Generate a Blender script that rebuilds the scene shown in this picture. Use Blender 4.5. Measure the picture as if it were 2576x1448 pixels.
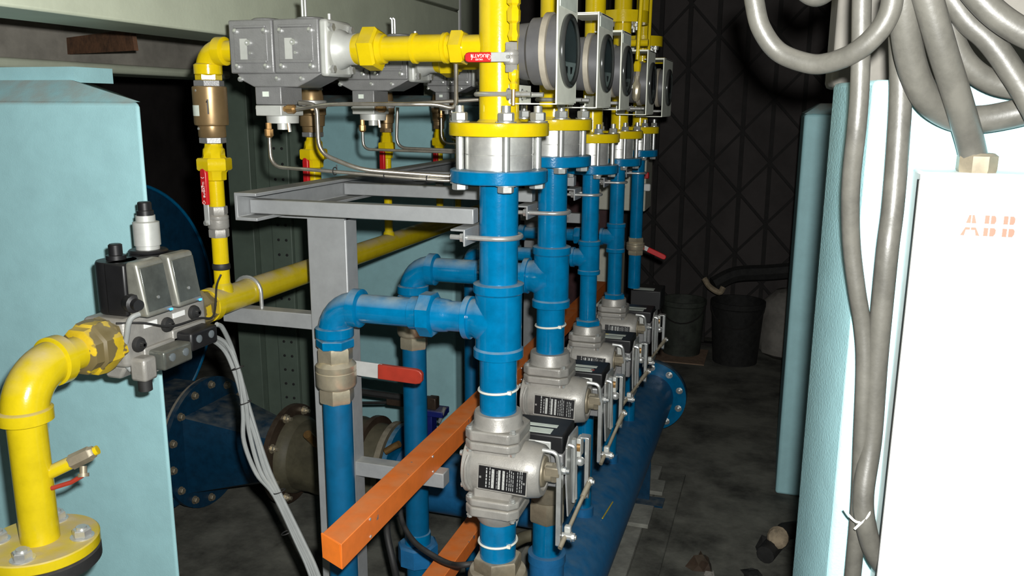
import bpy, math, random
from mathutils import Vector, Matrix
random.seed(7)
S = bpy.context.scene
COL = S.collection
for o in list(bpy.data.objects):
    bpy.data.objects.remove(o, do_unlink=True)

# ------------------------------------------------------------------ camera
PSI, TH, RO, FPX, CH = 0.30306421, 0.21275211, 0.00642101, 2125.9, 1.6
_f = Vector((-math.sin(PSI)*math.cos(TH), math.cos(PSI)*math.cos(TH), -math.sin(TH)))
_r = Vector((math.cos(PSI), math.sin(PSI), 0)); _u = _r.cross(_f)
CR = math.cos(RO)*_r + math.sin(RO)*_u
CU = -math.sin(RO)*_r + math.cos(RO)*_u
cam = bpy.data.cameras.new('camera'); camo = bpy.data.objects.new('camera', cam); COL.objects.link(camo)
m = Matrix((CR, CU, -_f)).transposed().to_4x4(); m.translation = Vector((0, 0, CH))
camo.matrix_world = m
cam.sensor_width = 36.0; cam.lens = FPX/2576*36.0; cam.clip_start = 0.02
S.camera = camo

# ------------------------------------------------------------------ light: the flash beside the lens and an added dim ambient fill
w = bpy.data.worlds.new('dim_hall'); S.world = w; w.use_nodes = True
w.node_tree.nodes['Background'].inputs[0].default_value = (0.75, 0.85, 0.8, 1)
w.node_tree.nodes['Background'].inputs[1].default_value = 0.010
fl = bpy.data.lights.new('camera_flash', 'POINT'); fl.energy = 195; fl.shadow_soft_size = 0.014
fl.color = (1.0, 1.0, 0.97)
flo = bpy.data.objects.new('camera_flash', fl); COL.objects.link(flo)
flo.location = Vector((0, 0, CH)) + CR*0.030 + CU*0.052 + _f*0.02
S.view_settings.view_transform = 'Standard'; S.view_settings.look = 'None'
S.view_settings.exposure = 0.0; S.view_settings.gamma = 1.0; S.view_settings.use_curve_mapping = False

def at(px, py, X=None, Y=None, Z=None):
    """survey helper: point of the place on the line of sight through a photo pixel, at a known X, Y or Z"""
    d = (px-1288)/FPX*CR - (py-724)/FPX*CU + _f
    t = X/d.x if X is not None else Y/d.y if Y is not None else (Z-CH)/d.z
    return Vector((0, 0, CH)) + d*t

# ------------------------------------------------------------------ mesh helpers
def frame_for(d):
    d = d.normalized(); a = Vector((0, 0, 1)) if abs(d.z) < 0.95 else Vector((1, 0, 0))
    u = a.cross(d).normalized(); return u, d.cross(u)

class MB:
    def __init__(s): s.v = []; s.f = []
    def add(s, vs, fs):
        b = len(s.v); s.v += [Vector(p) for p in vs]; s.f += [tuple(i+b for i in q) for q in fs]; return s
    def box(s, x0, x1, y0, y1, z0, z1):
        return s.add([(x0,y0,z0),(x1,y0,z0),(x1,y1,z0),(x0,y1,z0),(x0,y0,z1),(x1,y0,z1),(x1,y1,z1),(x0,y1,z1)],
                     [(3,2,1,0),(4,5,6,7),(0,1,5,4),(1,2,6,5),(2,3,7,6),(3,0,4,7)])
    def cbox(s, c, sx, sy, sz, rot=None):
        b = MB().box(-sx/2, sx/2, -sy/2, sy/2, -sz/2, sz/2)
        M = (rot or Matrix.Identity(3)); c = Vector(c)
        return s.add([M @ p + c for p in b.v], b.f)
    def lathe(s, p0, d, prof, n=24, ph=0.0, up=None):
        p0 = Vector(p0); d = Vector(d).normalized(); u, v = frame_for(d)
        b = len(s.v); k = len(prof)
        for t, r in prof:
            c = p0 + d*t
            for i in range(n):
                a = ph + 2*math.pi*i/n; s.v.append(c + u*(r*math.cos(a)) + v*(r*math.sin(a)))
        for j in range(k-1):
            for i in range(n):
                i2 = (i+1) % n; s.f.append((b+j*n+i, b+j*n+i2, b+(j+1)*n+i2, b+(j+1)*n+i))
        s.f.append(tuple(b+i for i in reversed(range(n)))); s.f.append(tuple(b+(k-1)*n+i for i in range(n)))
        return s
    def cyl(s, p0, p1, r, r1=None, n=24, ph=0.0):
        p0 = Vector(p0); p1 = Vector(p1); L = (p1-p0).length
        return s.lathe(p0, p1-p0, [(0, r), (L, r if r1 is None else r1)], n, ph)
    def hexa(s, p0, p1, r, ph=0.0, ch=0.12):
        p0 = Vector(p0); p1 = Vector(p1); L = (p1-p0).length
        return s.lathe(p0, p1-p0, [(0, r*(1-ch)), (L*.12, r), (L*.88, r), (L, r*(1-ch))], 6, ph)
    def tube(s, pts, r, n=10, rs=None, closed=False):
        pts = [Vector(p) for p in pts]; k = len(pts); b = len(s.v); u = None
        for j in range(k):
            if closed: d = pts[(j+1) % k] - pts[j-1]
            else: d = pts[min(j+1, k-1)] - pts[max(j-1, 0)]
            d.normalize()
            if u is None: u, _ = frame_for(d)
            else:
                u = u - d*u.dot(d)
                u = u.normalized() if u.length > 1e-6 else frame_for(d)[0]
            v = d.cross(u); rr = rs[j] if rs else r
            for i in range(n):
                a = 2*math.pi*i/n; s.v.append(pts[j] + u*(rr*math.cos(a)) + v*(rr*math.sin(a)))
        for j in range(k if closed else k-1):
            for i in range(n):
                i2 = (i+1) % n; j2 = (j+1) % k
                s.f.append((b+j*n+i, b+j*n+i2, b+j2*n+i2, b+j2*n+i))
        if not closed:
            s.f.append(tuple(b+i for i in reversed(range(n)))); s.f.append(tuple(b+(k-1)*n+i for i in range(n)))
        return s
    def prism(s, poly, ax, lo, hi):
        def mk(a, b, t): return (t, a, b) if ax == 'x' else (a, t, b) if ax == 'y' else (a, b, t)
        n = len(poly)
        vs = [mk(a, b, lo) for a, b in poly] + [mk(a, b, hi) for a, b in poly]
        return s.add(vs, [tuple(range(n)), tuple(range(2*n-1, n-1, -1))] + [(i, i+n, (i+1) % n+n, (i+1) % n) for i in range(n)])
    def sphere(s, c, r, n=12):
        c = Vector(c); return s.lathe(c-Vector((0, 0, r)), (0, 0, 1), [(r-r*math.cos(math.pi*(j+.02)/(8.04)), r*math.sin(math.pi*(j+.02)/8.04)) for j in range(9)], n)
    def elbow(s, c, a0, a1, R, r, col=0.0, n=24, k=9):
        """quarter bend round centre c from direction a0 to a1 (unit vectors), bend radius R"""
        c = Vector(c); a0 = Vector(a0); a1 = Vector(a1)
        pts = [c + a0*(R*math.cos(t)) + a1*(R*math.sin(t)) for t in [math.pi/2*j/(k-1) for j in range(k)]]
        s.tube([pts[0]-a1*.004] + pts + [pts[-1]-a0*.004], r, n)
        if col:
            s.lathe(pts[0]+a1*.012, -a1, [(0, r), (.003, col), (.022, col), (.025, r*.98)], n)
            s.lathe(pts[-1]+a0*.012, -a0, [(0, r), (.003, col), (.022, col), (.025, r*.98)], n)
        return s
    def build(s, name, mat, parent=None, bevel=0.0, seg=2, ang=38, smooth=True, kind=None):
        root = ROOT.get(parent.name, Vector((0, 0, 0))) if parent else Vector((0, 0, 0))
        me = bpy.data.meshes.new(name); me.from_pydata([p-root for p in s.v], [], s.f)
        me.materials.append(M[mat] if isinstance(mat, str) else mat)
        import bmesh
        bm = bmesh.new(); bm.from_mesh(me); bmesh.ops.recalc_face_normals(bm, faces=bm.faces); bm.to_mesh(me); bm.free()
        if smooth:
            me.polygons.foreach_set('use_smooth', [True]*len(me.polygons)); me.set_sharp_from_angle(angle=math.radians(ang))
        o = bpy.data.objects.new(name, me); COL.objects.link(o)
        if parent: o.parent = parent; ROOT[o.name] = root
        if bevel:
            b = o.modifiers.new('bevel', 'BEVEL'); b.width = bevel; b.segments = seg; b.limit_method = 'ANGLE'; b.angle_limit = math.radians(40)
        if kind: o['kind'] = kind
        return o
ROOT = {}
def thing(name, label, cat, loc, group=None):
    o = bpy.data.objects.new(name, None); COL.objects.link(o); o.location = loc; o.empty_display_size = .05
    o['label'] = label; o['category'] = cat
    if group: o['group'] = group
    ROOT[o.name] = Vector(loc); return o
def tag(o, label, cat, group=None, kind=None):
    o['label'] = label; o['category'] = cat
    if group: o['group'] = group
    if kind: o['kind'] = kind
    return o
def inst(name, mesh, parent, loc, rot=None):
    """a part that shares mesh data (mesh modelled round its own origin)"""
    o = bpy.data.objects.new(name, mesh); COL.objects.link(o); o.parent = parent
    o.location = Vector(loc) - ROOT[parent.name]
    if rot is not None: o.rotation_euler = rot
    return o
def proto(name, mb, mat, **k):
    o = mb.build(name, mat, **k); me = o.data; bpy.data.objects.remove(o); return me
def bend(pts, R=.02, k=6):
    """polyline with rounded corners"""
    pts = [Vector(p) for p in pts]; out = [pts[0]]
    for a, b, c in zip(pts, pts[1:], pts[2:]):
        d0 = (a-b); d1 = (c-b); q = min(R, d0.length*.48, d1.length*.48)
        p0 = b+d0.normalized()*q; p1 = b+d1.normalized()*q
        for j in range(k+1):
            t = j/k; out.append(p0*(1-t)**2 + b*2*t*(1-t) + p1*t*t)
    out.append(pts[-1]); return out
def spline(pts, k=8):
    pts = [Vector(p) for p in pts]; P = [pts[0]*2-pts[1]] + pts + [pts[-1]*2-pts[-2]]; out = []
    for i in range(1, len(P)-2):
        for j in range(k):
            t = j/k; a, b, c, d = P[i-1:i+3]
            out.append(.5*((2*b) + (c-a)*t + (2*a-5*b+4*c-d)*t*t + (3*b-a-3*c+d)*t**3))
    out.append(pts[-1]); return out
def text_mb(txt, size, M3, origin, flat=.0003):
    cu = bpy.data.curves.new('lettering', 'FONT'); cu.body = txt; cu.size = size; cu.extrude = flat; cu.align_x = 'CENTER'; cu.align_y = 'CENTER'
    o = bpy.data.objects.new('lettering', cu); COL.objects.link(o)
    dg = bpy.context.evaluated_depsgraph_get(); dg.update()
    me = bpy.data.meshes.new_from_object(o.evaluated_get(dg))
    mb = MB().add([M3 @ v.co + Vector(origin) for v in me.vertices], [tuple(p.vertices) for p in me.polygons])
    bpy.data.objects.remove(o); bpy.data.meshes.remove(me); return mb
def axes(x, y):
    x = Vector(x).normalized(); y = Vector(y).normalized(); z = x.cross(y); return Matrix((x, y, z)).transposed()

# ------------------------------------------------------------------ materials
M = {}
def mat(name, col, rough=.5, metal=0.0, var=.12, scale=30, dust=0.0, dustcol=(.42, .40, .33), bump=0.0, bscale=120, chip=None, chipth=.73, chipscale=18, col2=None, spec=.5, coat=0.0):
    m = bpy.data.materials.new(name); m.use_nodes = True; nt = m.node_tree; N = nt.nodes; L = nt.links
    b = N['Principled BSDF']; b.inputs['Roughness'].default_value = rough; b.inputs['Metallic'].default_value = metal
    b.inputs['Specular IOR Level'].default_value = spec
    if coat: b.inputs['Coat Weight'].default_value = coat; b.inputs['Coat Roughness'].default_value = .12
    tc = N.new('ShaderNodeTexCoord')
    no = N.new('ShaderNodeTexNoise'); no.inputs['Scale'].default_value = scale; no.inputs['Detail'].default_value = 6; no.inputs['Roughness'].default_value = .65
    L.new(tc.outputs['Object'], no.inputs['Vector'])
    mx = N.new('ShaderNodeMix'); mx.data_type = 'RGBA'
    c2 = col2 or tuple(c*(1-var*2) for c in col)
    mx.inputs['A'].default_value = (*[min(1, c*(1+var*.6)) for c in col], 1); mx.inputs['B'].default_value = (*c2, 1)
    rp = N.new('ShaderNodeValToRGB'); rp.color_ramp.elements[0].position = .38; rp.color_ramp.elements[1].position = .68
    L.new(no.outputs['Fac'], rp.inputs['Fac']); L.new(rp.outputs['Color'], mx.inputs['Factor'])
    out = mx.outputs['Result']; rsock = None
    if chip:
        n2 = N.new('ShaderNodeTexNoise'); n2.inputs['Scale'].default_value = chipscale; n2.inputs['Detail'].default_value = 3
        L.new(tc.outputs['Object'], n2.inputs['Vector'])
        r2 = N.new('ShaderNodeValToRGB'); r2.color_ramp.elements[0].position = chipth; r2.color_ramp.elements[1].position = chipth+.015
        L.new(n2.outputs['Fac'], r2.inputs['Fac'])
        m2 = N.new('ShaderNodeMix'); m2.data_type = 'RGBA'; L.new(r2.outputs['Color'], m2.inputs['Factor']); L.new(out, m2.inputs['A']); m2.inputs['B'].default_value = (*chip, 1)
        out = m2.outputs['Result']
    if dust:
        g = N.new('ShaderNodeNewGeometry'); sx = N.new('ShaderNodeSeparateXYZ'); L.new(g.outputs['Normal'], sx.inputs[0])
        mr = N.new('ShaderNodeMapRange'); mr.inputs['From Min'].default_value = .35; mr.inputs['From Max'].default_value = .95
        L.new(sx.outputs['Z'], mr.inputs['Value'])
        n3 = N.new('ShaderNodeTexNoise'); n3.inputs['Scale'].default_value = 22; n3.inputs['Detail'].default_value = 7; L.new(tc.outputs['Object'], n3.inputs['Vector'])
        mr3 = N.new('ShaderNodeMapRange'); mr3.inputs['From Min'].default_value = .3; mr3.inputs['From Max'].default_value = .65; L.new(n3.outputs['Fac'], mr3.inputs['Value'])
        mu = N.new('ShaderNodeMath'); mu.operation = 'MULTIPLY'; L.new(mr.outputs[0], mu.inputs[0]); L.new(mr3.outputs[0], mu.inputs[1])
        mu2 = N.new('ShaderNodeMath'); mu2.operation = 'MULTIPLY'; L.new(mu.outputs[0], mu2.inputs[0]); mu2.inputs[1].default_value = dust
        m3 = N.new('ShaderNodeMix'); m3.data_type = 'RGBA'; L.new(mu2.outputs[0], m3.inputs['Factor']); L.new(out, m3.inputs['A']); m3.inputs['B'].default_value = (*dustcol, 1)
        out = m3.outputs['Result']
        mr4 = N.new('ShaderNodeMapRange'); mr4.inputs['To Min'].default_value = rough; mr4.inputs['To Max'].default_value = .9; L.new(mu2.outputs[0], mr4.inputs['Value']); L.new(mr4.outputs[0], b.inputs['Roughness'])
        if metal:
            mr5 = N.new('ShaderNodeMapRange'); mr5.inputs['To Min'].default_value = metal; mr5.inputs['To Max'].default_value = 0; L.new(mu2.outputs[0], mr5.inputs['Value']); L.new(mr5.outputs[0], b.inputs['Metallic'])
    L.new(out, b.inputs['Base Color'])
    if bump:
        n4 = N.new('ShaderNodeTexNoise'); n4.inputs['Scale'].default_value = bscale; n4.inputs['Detail'].default_value = 4; L.new(tc.outputs['Object'], n4.inputs['Vector'])
        bp = N.new('ShaderNodeBump'); bp.inputs['Strength'].default_value = bump; bp.inputs['Distance'].default_value = .004; L.new(n4.outputs['Fac'], bp.inputs['Height']); L.new(bp.outputs[0], b.inputs['Normal'])
    M[name] = m; return m
DUST = (.46, .43, .34)
mat('yellow_paint', (.53, .405, .006), .20, var=.05, dust=1.0, dustcol=(.44, .36, .19), bump=.05, bscale=200, chip=(.26, .07, .025), chipth=.74, chipscale=20)
mat('yellow_bright', (.62, .455, .004), .17, var=.04, dust=.40, dustcol=(.46, .39, .20), bump=.05, bscale=220)
mat('worn_yellow', (.58, .40, .012), .5, var=.1, dust=.5, dustcol=(.42, .36, .22), chip=(.13, .10, .04), chipth=.46, chipscale=20)
mat('blue_paint', (.0, .142, .315), .15, var=.10, dust=.7, dustcol=(.33, .38, .36), bump=.06, bscale=260, chip=(.05, .07, .10), chipth=.80, chipscale=25)
mat('blue_satin_shaded', (.0, .095, .215), .38, var=.08, dust=.5, dustcol=(.25, .30, .29), bump=.04, bscale=300, chip=(.03, .04, .06), chipth=.80, chipscale=25)  # same blue paint, less glossy, darkened for the dimmer light on the downpipes
mat('blue_dusty', (.014, .135, .32), .33, var=.07, scale=40, dust=.55, dustcol=(.10, .19, .27), bump=.15, bscale=400)
mat('blue_dark', (.003, .040, .090), .4, var=.15, dust=.6, dustcol=(.20, .21, .19), bump=.1)
mat('navy_paint', (.008, .015, .14), .4, var=.1, dust=.4)
mat('orange_paint', (.72, .165, .022), .42, var=.06, dust=.35, dustcol=(.48, .26, .12), chip=(.20, .14, .12), chipth=.70, chipscale=24)
mat('orange_end', (.95, .22, .02), .4, var=.05)
mat('grey_paint', (.285, .295, .30), .42, var=.05, dust=.45, dustcol=(.44, .43, .36), metal=.15, bump=.06)
mat('pillar_paint', (.38, .66, .70), .62, var=.04, scale=14, dust=.95, dustcol=(.40, .42, .38), bump=.10, bscale=330)
mat('pillar_side', (.36, .62, .66), .5, var=.05, scale=14, dust=.9, dustcol=(.40, .42, .38), bump=.22, bscale=260)
mat('beam_paint', (.50, .54, .42), .55, var=.06, scale=6, dust=.6, dustcol=(.35, .33, .26), bump=.08)
mat('beam_dusty', (.30, .28, .24), .8, var=.18, scale=5, dust=.6, dustcol=(.40, .36, .30))
mat('column_paint', (.105, .140, .110), .5, var=.08, scale=7, dust=.3, bump=.06)
mat('rust', (.10, .045, .02), .85, var=.3, scale=25, dust=.5, dustcol=(.22, .15, .10), bump=.4)
mat('concrete', (.155, .155, .13), .9, var=.36, scale=4.5, bump=.35, bscale=40)
mat('concrete_strip', (.27, .27, .235), .9, var=.22, scale=9, bump=.3, bscale=60)
mat('dark_wall', (.060, .052, .050), .9, var=.2, scale=2.5)
mat('grey_wall', (.28, .265, .235), .9, var=.18, scale=3)
mat('casting', (.33, .318, .292), .42, metal=.25, var=.12, scale=16, dust=.5, dustcol=(.34, .305, .24), bump=.09, bscale=300, chip=(.25, .17, .10), chipth=.74, chipscale=14)
mat('die_cast', (.24, .24, .24), .42, metal=.35, var=.06, dust=.3, dustcol=(.36, .35, .31), bump=.12, bscale=300)
mat('die_cast_light', (.52, .53, .50), .45, metal=.3, var=.05, dust=.3)
mat('steel', (.60, .60, .57), .36, metal=.6, var=.12, scale=22, col2=(.42, .42, .41))
mat('zinc', (.66, .67, .65), .30, metal=.75, var=.1, dust=.3, dustcol=(.45, .43, .38))
mat('handle_plate', (.48, .49, .48), .35, metal=.2, var=.05)
mat('tube_steel', (.50, .47, .41), .30, metal=.85, var=.15)
mat('nickel_brass', (.60, .53, .39), .30, metal=.7, var=.1, dust=.45, dustcol=(.48, .43, .33), bump=.06)
mat('bronze', (.30, .20, .095), .36, metal=.6, var=.15, scale=12, dust=.4, dustcol=(.32, .27, .18))
mat('brass', (.45, .26, .10), .35, metal=.7, var=.15)
mat('dirty_brass', (.28, .24, .17), .5, metal=.4, var=.2, scale=14, dust=.8, dustcol=(.36, .33, .26))
mat('black_plastic', (.010, .010, .011), .42, var=.1, dust=.12, dustcol=(.14, .13, .12))
mat('black_rubber', (.018, .018, .018), .6, var=.15, dust=.3, dustcol=(.12, .11, .10))
mat('red_grip', (.50, .012, .015), .38, var=.06, dust=.2, dustcol=(.40, .15, .12))
mat('dull_red', (.30, .025, .012), .45, var=.08, dust=.35, dustcol=(.36, .14, .10))
mat('white_print', (.80, .80, .78), .6, var=.02)
mat('label_paper', (.66, .72, .64), .6, var=.06)
mat('plate_black', (.008, .008, .009), .35, var=.05)
mat('print_grey', (.40, .41, .40), .5, var=.05)
mat('print_light', (.42, .43, .41), .5, var=.25, scale=400)
mat('cable_grey', (.27, .285, .28), .55, var=.05, dust=.4)
mat('white_tie', (.70, .70, .62), .5, var=.04)
mat('conduit', (.082, .079, .068), .42, var=.16, scale=20, dust=.45, dustcol=(.17, .16, .135), bump=.06, bscale=200)
mat('cabinet_white', (.82, .84, .82), .5, var=.01)
mat('logo_red', (.42, .10, .065), .5, var=.03)
mat('gauge_case', (.115, .115, .12), .42, metal=.2, var=.06, dust=.4, dustcol=(.30, .29, .27))
mat('gauge_plate', (.90, .92, .80), .42, metal=0, var=.05, dust=.3)
mat('gauge_band', (.40, .36, .29), .5, metal=.2, var=.08)
mat('bezel', (.10, .105, .10), .18, metal=.6, var=.05)
mat('dial_dark', (.13, .15, .16), .35, var=.05)
mat('dial_card', (.60, .62, .60), .5, var=.04)
mat('cream', (.56, .55, .45), .5, var=.05, dust=.3)
mat('maroon', (.05, .012, .014), .6, var=.2)
mat('cover_smoke', (.16, .17, .15), .22, metal=.55, var=.15, scale=25, dust=.5, dustcol=(.27, .25, .19))
mat('cover_frame', (.30, .30, .26), .35, metal=.5, var=.1, dust=.5, dustcol=(.40, .37, .29))
mat('brown_steel', (.075, .05, .035), .4, metal=.3, var=.3, scale=8, dust=.5, dustcol=(.15, .12, .085))
mat('olive_cover', (.10, .09, .055), .6, var=.25, scale=10, dust=.3, dustcol=(.16, .14, .10))
mat('gate_iron', (.014, .012, .011), .8, var=.2)
mat('sack', (.24, .225, .20), .8, var=.2, scale=8)
mat('bucket', (.05, .058, .046), .7, var=.3, scale=12)
mat('scrap_dark', (.016, .016, .015), .8, var=.3)
mat('scrap_tan', (.34, .27, .18), .8, var=.25)
mat('cardboard', (.33, .22, .15), .85, var=.15)
def lit(name, col, s):
    m = bpy.data.materials.new(name); m.use_nodes = True; b = m.node_tree.nodes['Principled BSDF']
    b.inputs['Base Color'].default_value = (*col, 1); b.inputs['Emission Color'].default_value = (*col, 1); b.inputs['Emission Strength'].default_value = s; M[name] = m
lit('blue_led', (.05, .35, 1), 1.6)
g = bpy.data.materials.new('dial_glass'); g.use_nodes = True; b = g.node_tree.nodes['Principled BSDF']
b.inputs['Base Color'].default_value = (.85, .95, .95, 1); b.inputs['Roughness'].default_value = .04; b.inputs['Transmission Weight'].default_value = 1.0; b.inputs['IOR'].default_value = 1.1
M['dial_glass'] = g

# shared little pieces, modelled along +Z round their own origin
nut_me = {}
def nut_mesh(r, h, shank, mt):
    k = (r, h, shank, mt)
    if k not in nut_me:
        mb = MB().lathe((0,0,0), (0,0,1), [(0, r*1.25), (h*.15, r*1.25)], 16).hexa((0,0,h*.15), (0,0,h*1.1), r)
        if shank: mb.cyl((0,0,h), (0,0,h*1.1+shank), r*.56, n=12)
        nut_me[k] = proto('nut', mb, mt)
    return nut_me[k]
def ring_bolts(parent, c, ax, R, n, mesh, ph=0.0, name='nut'):
    c = Vector(c); ax = Vector(ax).normalized(); u, v = frame_for(ax)
    q = Vector((0, 0, 1)).rotation_difference(ax).to_euler()
    for i in range(n):
        a = ph+2*math.pi*i/n
        inst(name, mesh, parent, c+u*(R*math.cos(a))+v*(R*math.sin(a)), q)

ORD = ['nearest', 'second', 'third', 'fourth', 'farthest']
YS = [1.558, 1.97, 2.405, 2.83, 3.26]
XR = -.515

# ================================================================== the setting
def struct(o): o['kind'] = 'structure'; return o
struct(MB().box(-5, 2.2, -1.2, 7.4, -.12, 0).build('floor', 'concrete'))
struct(MB().box(-5, 2.2, 7.2, 7.4, 0, 3.4).build('wall_back', 'dark_wall'))
struct(MB().box(-5.2, -5, -1.2, 7.4, 0, 3.4).build('wall_left', 'dark_wall'))
struct(MB().box(2.0, 2.2, -1.2, 7.2, 0, 3.4).build('wall_right', 'dark_wall'))
struct(MB().box(-5, 2.2, -1.2, 7.4, 3.4, 3.5).build('ceiling', 'dark_wall'))

def pillar(label, x0, x1, y0, y1, z, slope=(.05, .12), mt='pillar_paint'):
    """painted concrete pedestal with a sloped, dusty cap"""
    t = thing('concrete_pedestal', label, 'pedestal', ((x0+x1)/2, (y0+y1)/2, 0))
    MB().box(x0, x1, y0, y1, 0, z).build('shaft', mt, t, bevel=.012, seg=3)
    d, h = slope
    MB().add([(x0,y0,z),(x1,y0,z),(x1,y1,z),(x0,y1,z),(x0+h,y0+h,z+d),(x1-h,y0+h,z+d),(x1-h,y1-h,z+d),(x0+h,y1-h,z+d)],
             [(0,1,5,4),(1,2,6,5),(2,3,7,6),(3,0,4,7),(4,5,6,7),(3,2,1,0)]).build('sloped_cap', mt, t)
    return t
pl = thing('concrete_pedestal', 'light blue concrete pedestal at the left behind the yellow inlet pipe', 'pedestal', (-2.2, 1.8, 0))
foot = [(-3.2, 1.492), (-1.285, 1.492), (-1.80, 2.06), (-3.2, 2.06)]
MB().prism(foot, 'z', 0, 1.603).build('shaft', 'pillar_paint', pl, bevel=.012, seg=3)
MB().add([(-3.2,1.50,1.602),(-1.29,1.50,1.602),(-1.79,2.05,1.602),(-3.2,2.05,1.602),(-3.2,1.555,1.649),(-1.52,1.555,1.649),(-1.86,1.99,1.649),(-3.2,1.99,1.649)],
         [(0,1,5,4),(1,2,6,5),(2,3,7,6),(3,0,4,7),(4,5,6,7),(3,2,1,0)]).build('sloped_cap', 'pillar_paint', pl)
MB().box(-2.6, -1.553, 1.60, 1.72, 1.645, 1.680).build('bearing_block', 'pillar_paint', pl)
pillar('teal painted concrete pedestal behind the stainless impulse tubes', -2.4, -1.335, 3.42, 4.45, 1.60, (.04, .1))
t = pillar('narrow light blue pedestal standing beyond the white cabinet side', .079, .8, 3.5, 4.1, 1.575, (.04, .06))
t = thing('concrete_pedestal', 'overexposed white blue pedestal at the right behind the grey conduits', 'pedestal', (.5, 1.3, 0))
poly = [(.100, 1.105), (1.5, 1.09), (1.5, 1.9), (.16, 1.9), (.063, 1.25)]
MB().prism(poly, 'z', 0, 1.632).build('shaft', 'pillar_side', t, bevel=.006)

# beams under the roof and the structures behind
t = thing('steel_beam', 'pale green steel beam running overhead behind the gas valves', 'beam', (-1.6, 2.5, 1.785))
MB().box(-1.49, -1.30, .5, 3.4, 1.762, 1.975).build('lower_section', 'beam_paint', t, bevel=.006)
MB().box(-1.49, -1.297, .5, 3.4, 1.979, 2.3).build('upper_section', 'beam_paint', t, bevel=.004)
t = thing('ledge_beam', 'dusty grey beam with a pale rounded lower flange at upper left', 'beam', (-2.15, 2.4, 1.69))
MB().box(-2.30, -2.12, .9, 3.40, 1.72, 2.3).build('web', 'beam_dusty', t)
MB().box(-2.30, -2.06, .9, 3.40, 1.692, 1.722).build('lower_flange', 'beam_paint', t, bevel=.012, seg=3)
t = thing('rusty_angle', 'rusty brown angle iron stub under the pale green beam', 'angle iron', tuple(at(245, 100, X=-2.0)))
p_ = [at(165, 95, Y=2.17), at(330, 73, Y=2.06), at(338, 127, Y=2.06), at(165, 137, Y=2.17)]
bk = Vector((.006, .010, 0))
MB().add(p_+[q+bk for q in p_], [(0,1,2,3),(7,6,5,4),(0,4,5,1),(1,5,6,2),(2,6,7,3),(3,7,4,0)]).build('upright_leg', 'rust', t)
MB().add([p_[0], p_[1], p_[1]+Vector((.02,.06,0)), p_[0]+Vector((.02,.06,0))]+[q-Vector((0,0,.008)) for q in (p_[0], p_[1], p_[1]+Vector((.02,.06,0)), p_[0]+Vector((.02,.06,0)))],
         [(0,1,2,3),(7,6,5,4),(0,4,5,1),(1,5,6,2),(2,6,7,3),(3,7,4,0)]).build('flat_leg', 'rust', t)
q0 = at(140, 120, Y=2.2)
MB().box(q0.x-.02, q0.x+.03, q0.y, q0.y+.05, q0.z-.02, q0.z+.08).build('end_cleat', 'rust', t)
# steel column with rivet rows
t = thing('steel_column', 'dark green riveted steel column behind the yellow risers', 'column', (-1.85, 2.95, 0))
cx0 = at(596, 800, Y=2.9).x; cx1 = at(783, 800, Y=2.9).x
MB().box(cx0, cx0+.105, 2.9, 3.0, 0, 1.9).build('front_flange', 'column_paint', t, bevel=.003)
MB().box(cx0+.105, cx0+.185, 2.935, 3.0, 0, 1.9).build('recess_plate', 'column_paint', t, bevel=.003)
MB().box(cx0+.185, cx0+.275, 2.905, 3.0, 0, 1.9).build('rivet_plate', 'column_paint', t, bevel=.003)
MB().box(cx0+.275, cx1, 2.92, 3.0, 0, 1.9).build('edge_plate', 'column_paint', t, bevel=.003)
rv = proto('rivet', MB().lathe((0,0,0), (0,-1,0), [(0,.006),(.003,.005),(.004,.001)], 8), 'black_rubber')
for k in range(22):
    inst('rivet', rv, t, (cx0+.215, 2.905, .35+.06*k)); inst('rivet', rv, t, (cx0+.25, 2.905, .35+.06*k))
struct(MB().box(-2.9, -1.64, 4.6, 4.8, 1.72, 3.4).build('wall_middle', 'grey_wall'))
t = thing('cable_duct', 'pale green upright steel duct above the teal pedestal', 'duct', (-1.3, 3.9, 1.64))
xa = at(1062, 40, Y=3.75).x; xb = at(1155, 40, Y=3.75).x
MB().box(xa, xb, 3.75, 4.3, 1.64, 3.3).build('duct_body', 'beam_paint', t, bevel=.004)
MB().box(xb, xb+.006, 3.74, 3.76, 1.64, 3.3).build('corner_strip', 'white_print', t)

# ================================================================== big dark blue fan and duct on the left
t = thing('blower_fan', 'dark blue round fan casing half hidden behind the left pedestal', 'fan', (-2.45, 2.66, 0))
fc = Vector((-2.45, 2.66, .777))
MB().lathe(fc, (1, 0, 0), [(0, .0), (0, .515), (.012, .526), (.016, .526), (.020, .515), (.020, .0)], 64).build('casing_rim', 'blue_dark', t)
MB().tube([fc+Vector((.022, .520*math.cos(a), .520*math.sin(a))) for a in [2*math.pi*j/72 for j in range(72)]], .007, 8, closed=True).build('rim_highlight', 'blue_paint', t)  # brighter blue ring painting in the highlight along the casing edge
MB().lathe(fc-Vector((.22, 0, 0)), (1, 0, 0), [(0, .40), (.22, .42), (.235, .30), (.25, .16)], 48).build('volute', 'blue_dark', t)
MB().cyl(fc+Vector((.02, 0, 0)), fc+Vector((.16, 0, 0)), .10, n=32).build('hub', 'black_rubber', t)
DY, DZ = 2.68, .275
t = thing('air_duct', 'dark blue square-to-round air duct with bolted flange on floor at left', 'duct', (-1.9, DY, 0))
fx = at(530, 1110, Y=DY).x; bx = at(735, 1135, Y=DY).x
MB().lathe((fx-.02, DY, DZ), (1,0,0), [(0, .18), (0, .262), (.02, .262), (.02, .18)], 48).build('large_flange', 'blue_dark', t)
MB().lathe((fx-.034, DY, DZ), (1,0,0), [(0, .18), (0, .258), (.012, .258), (.012, .18)], 48).build('gasket', 'gauge_band', t)
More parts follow.
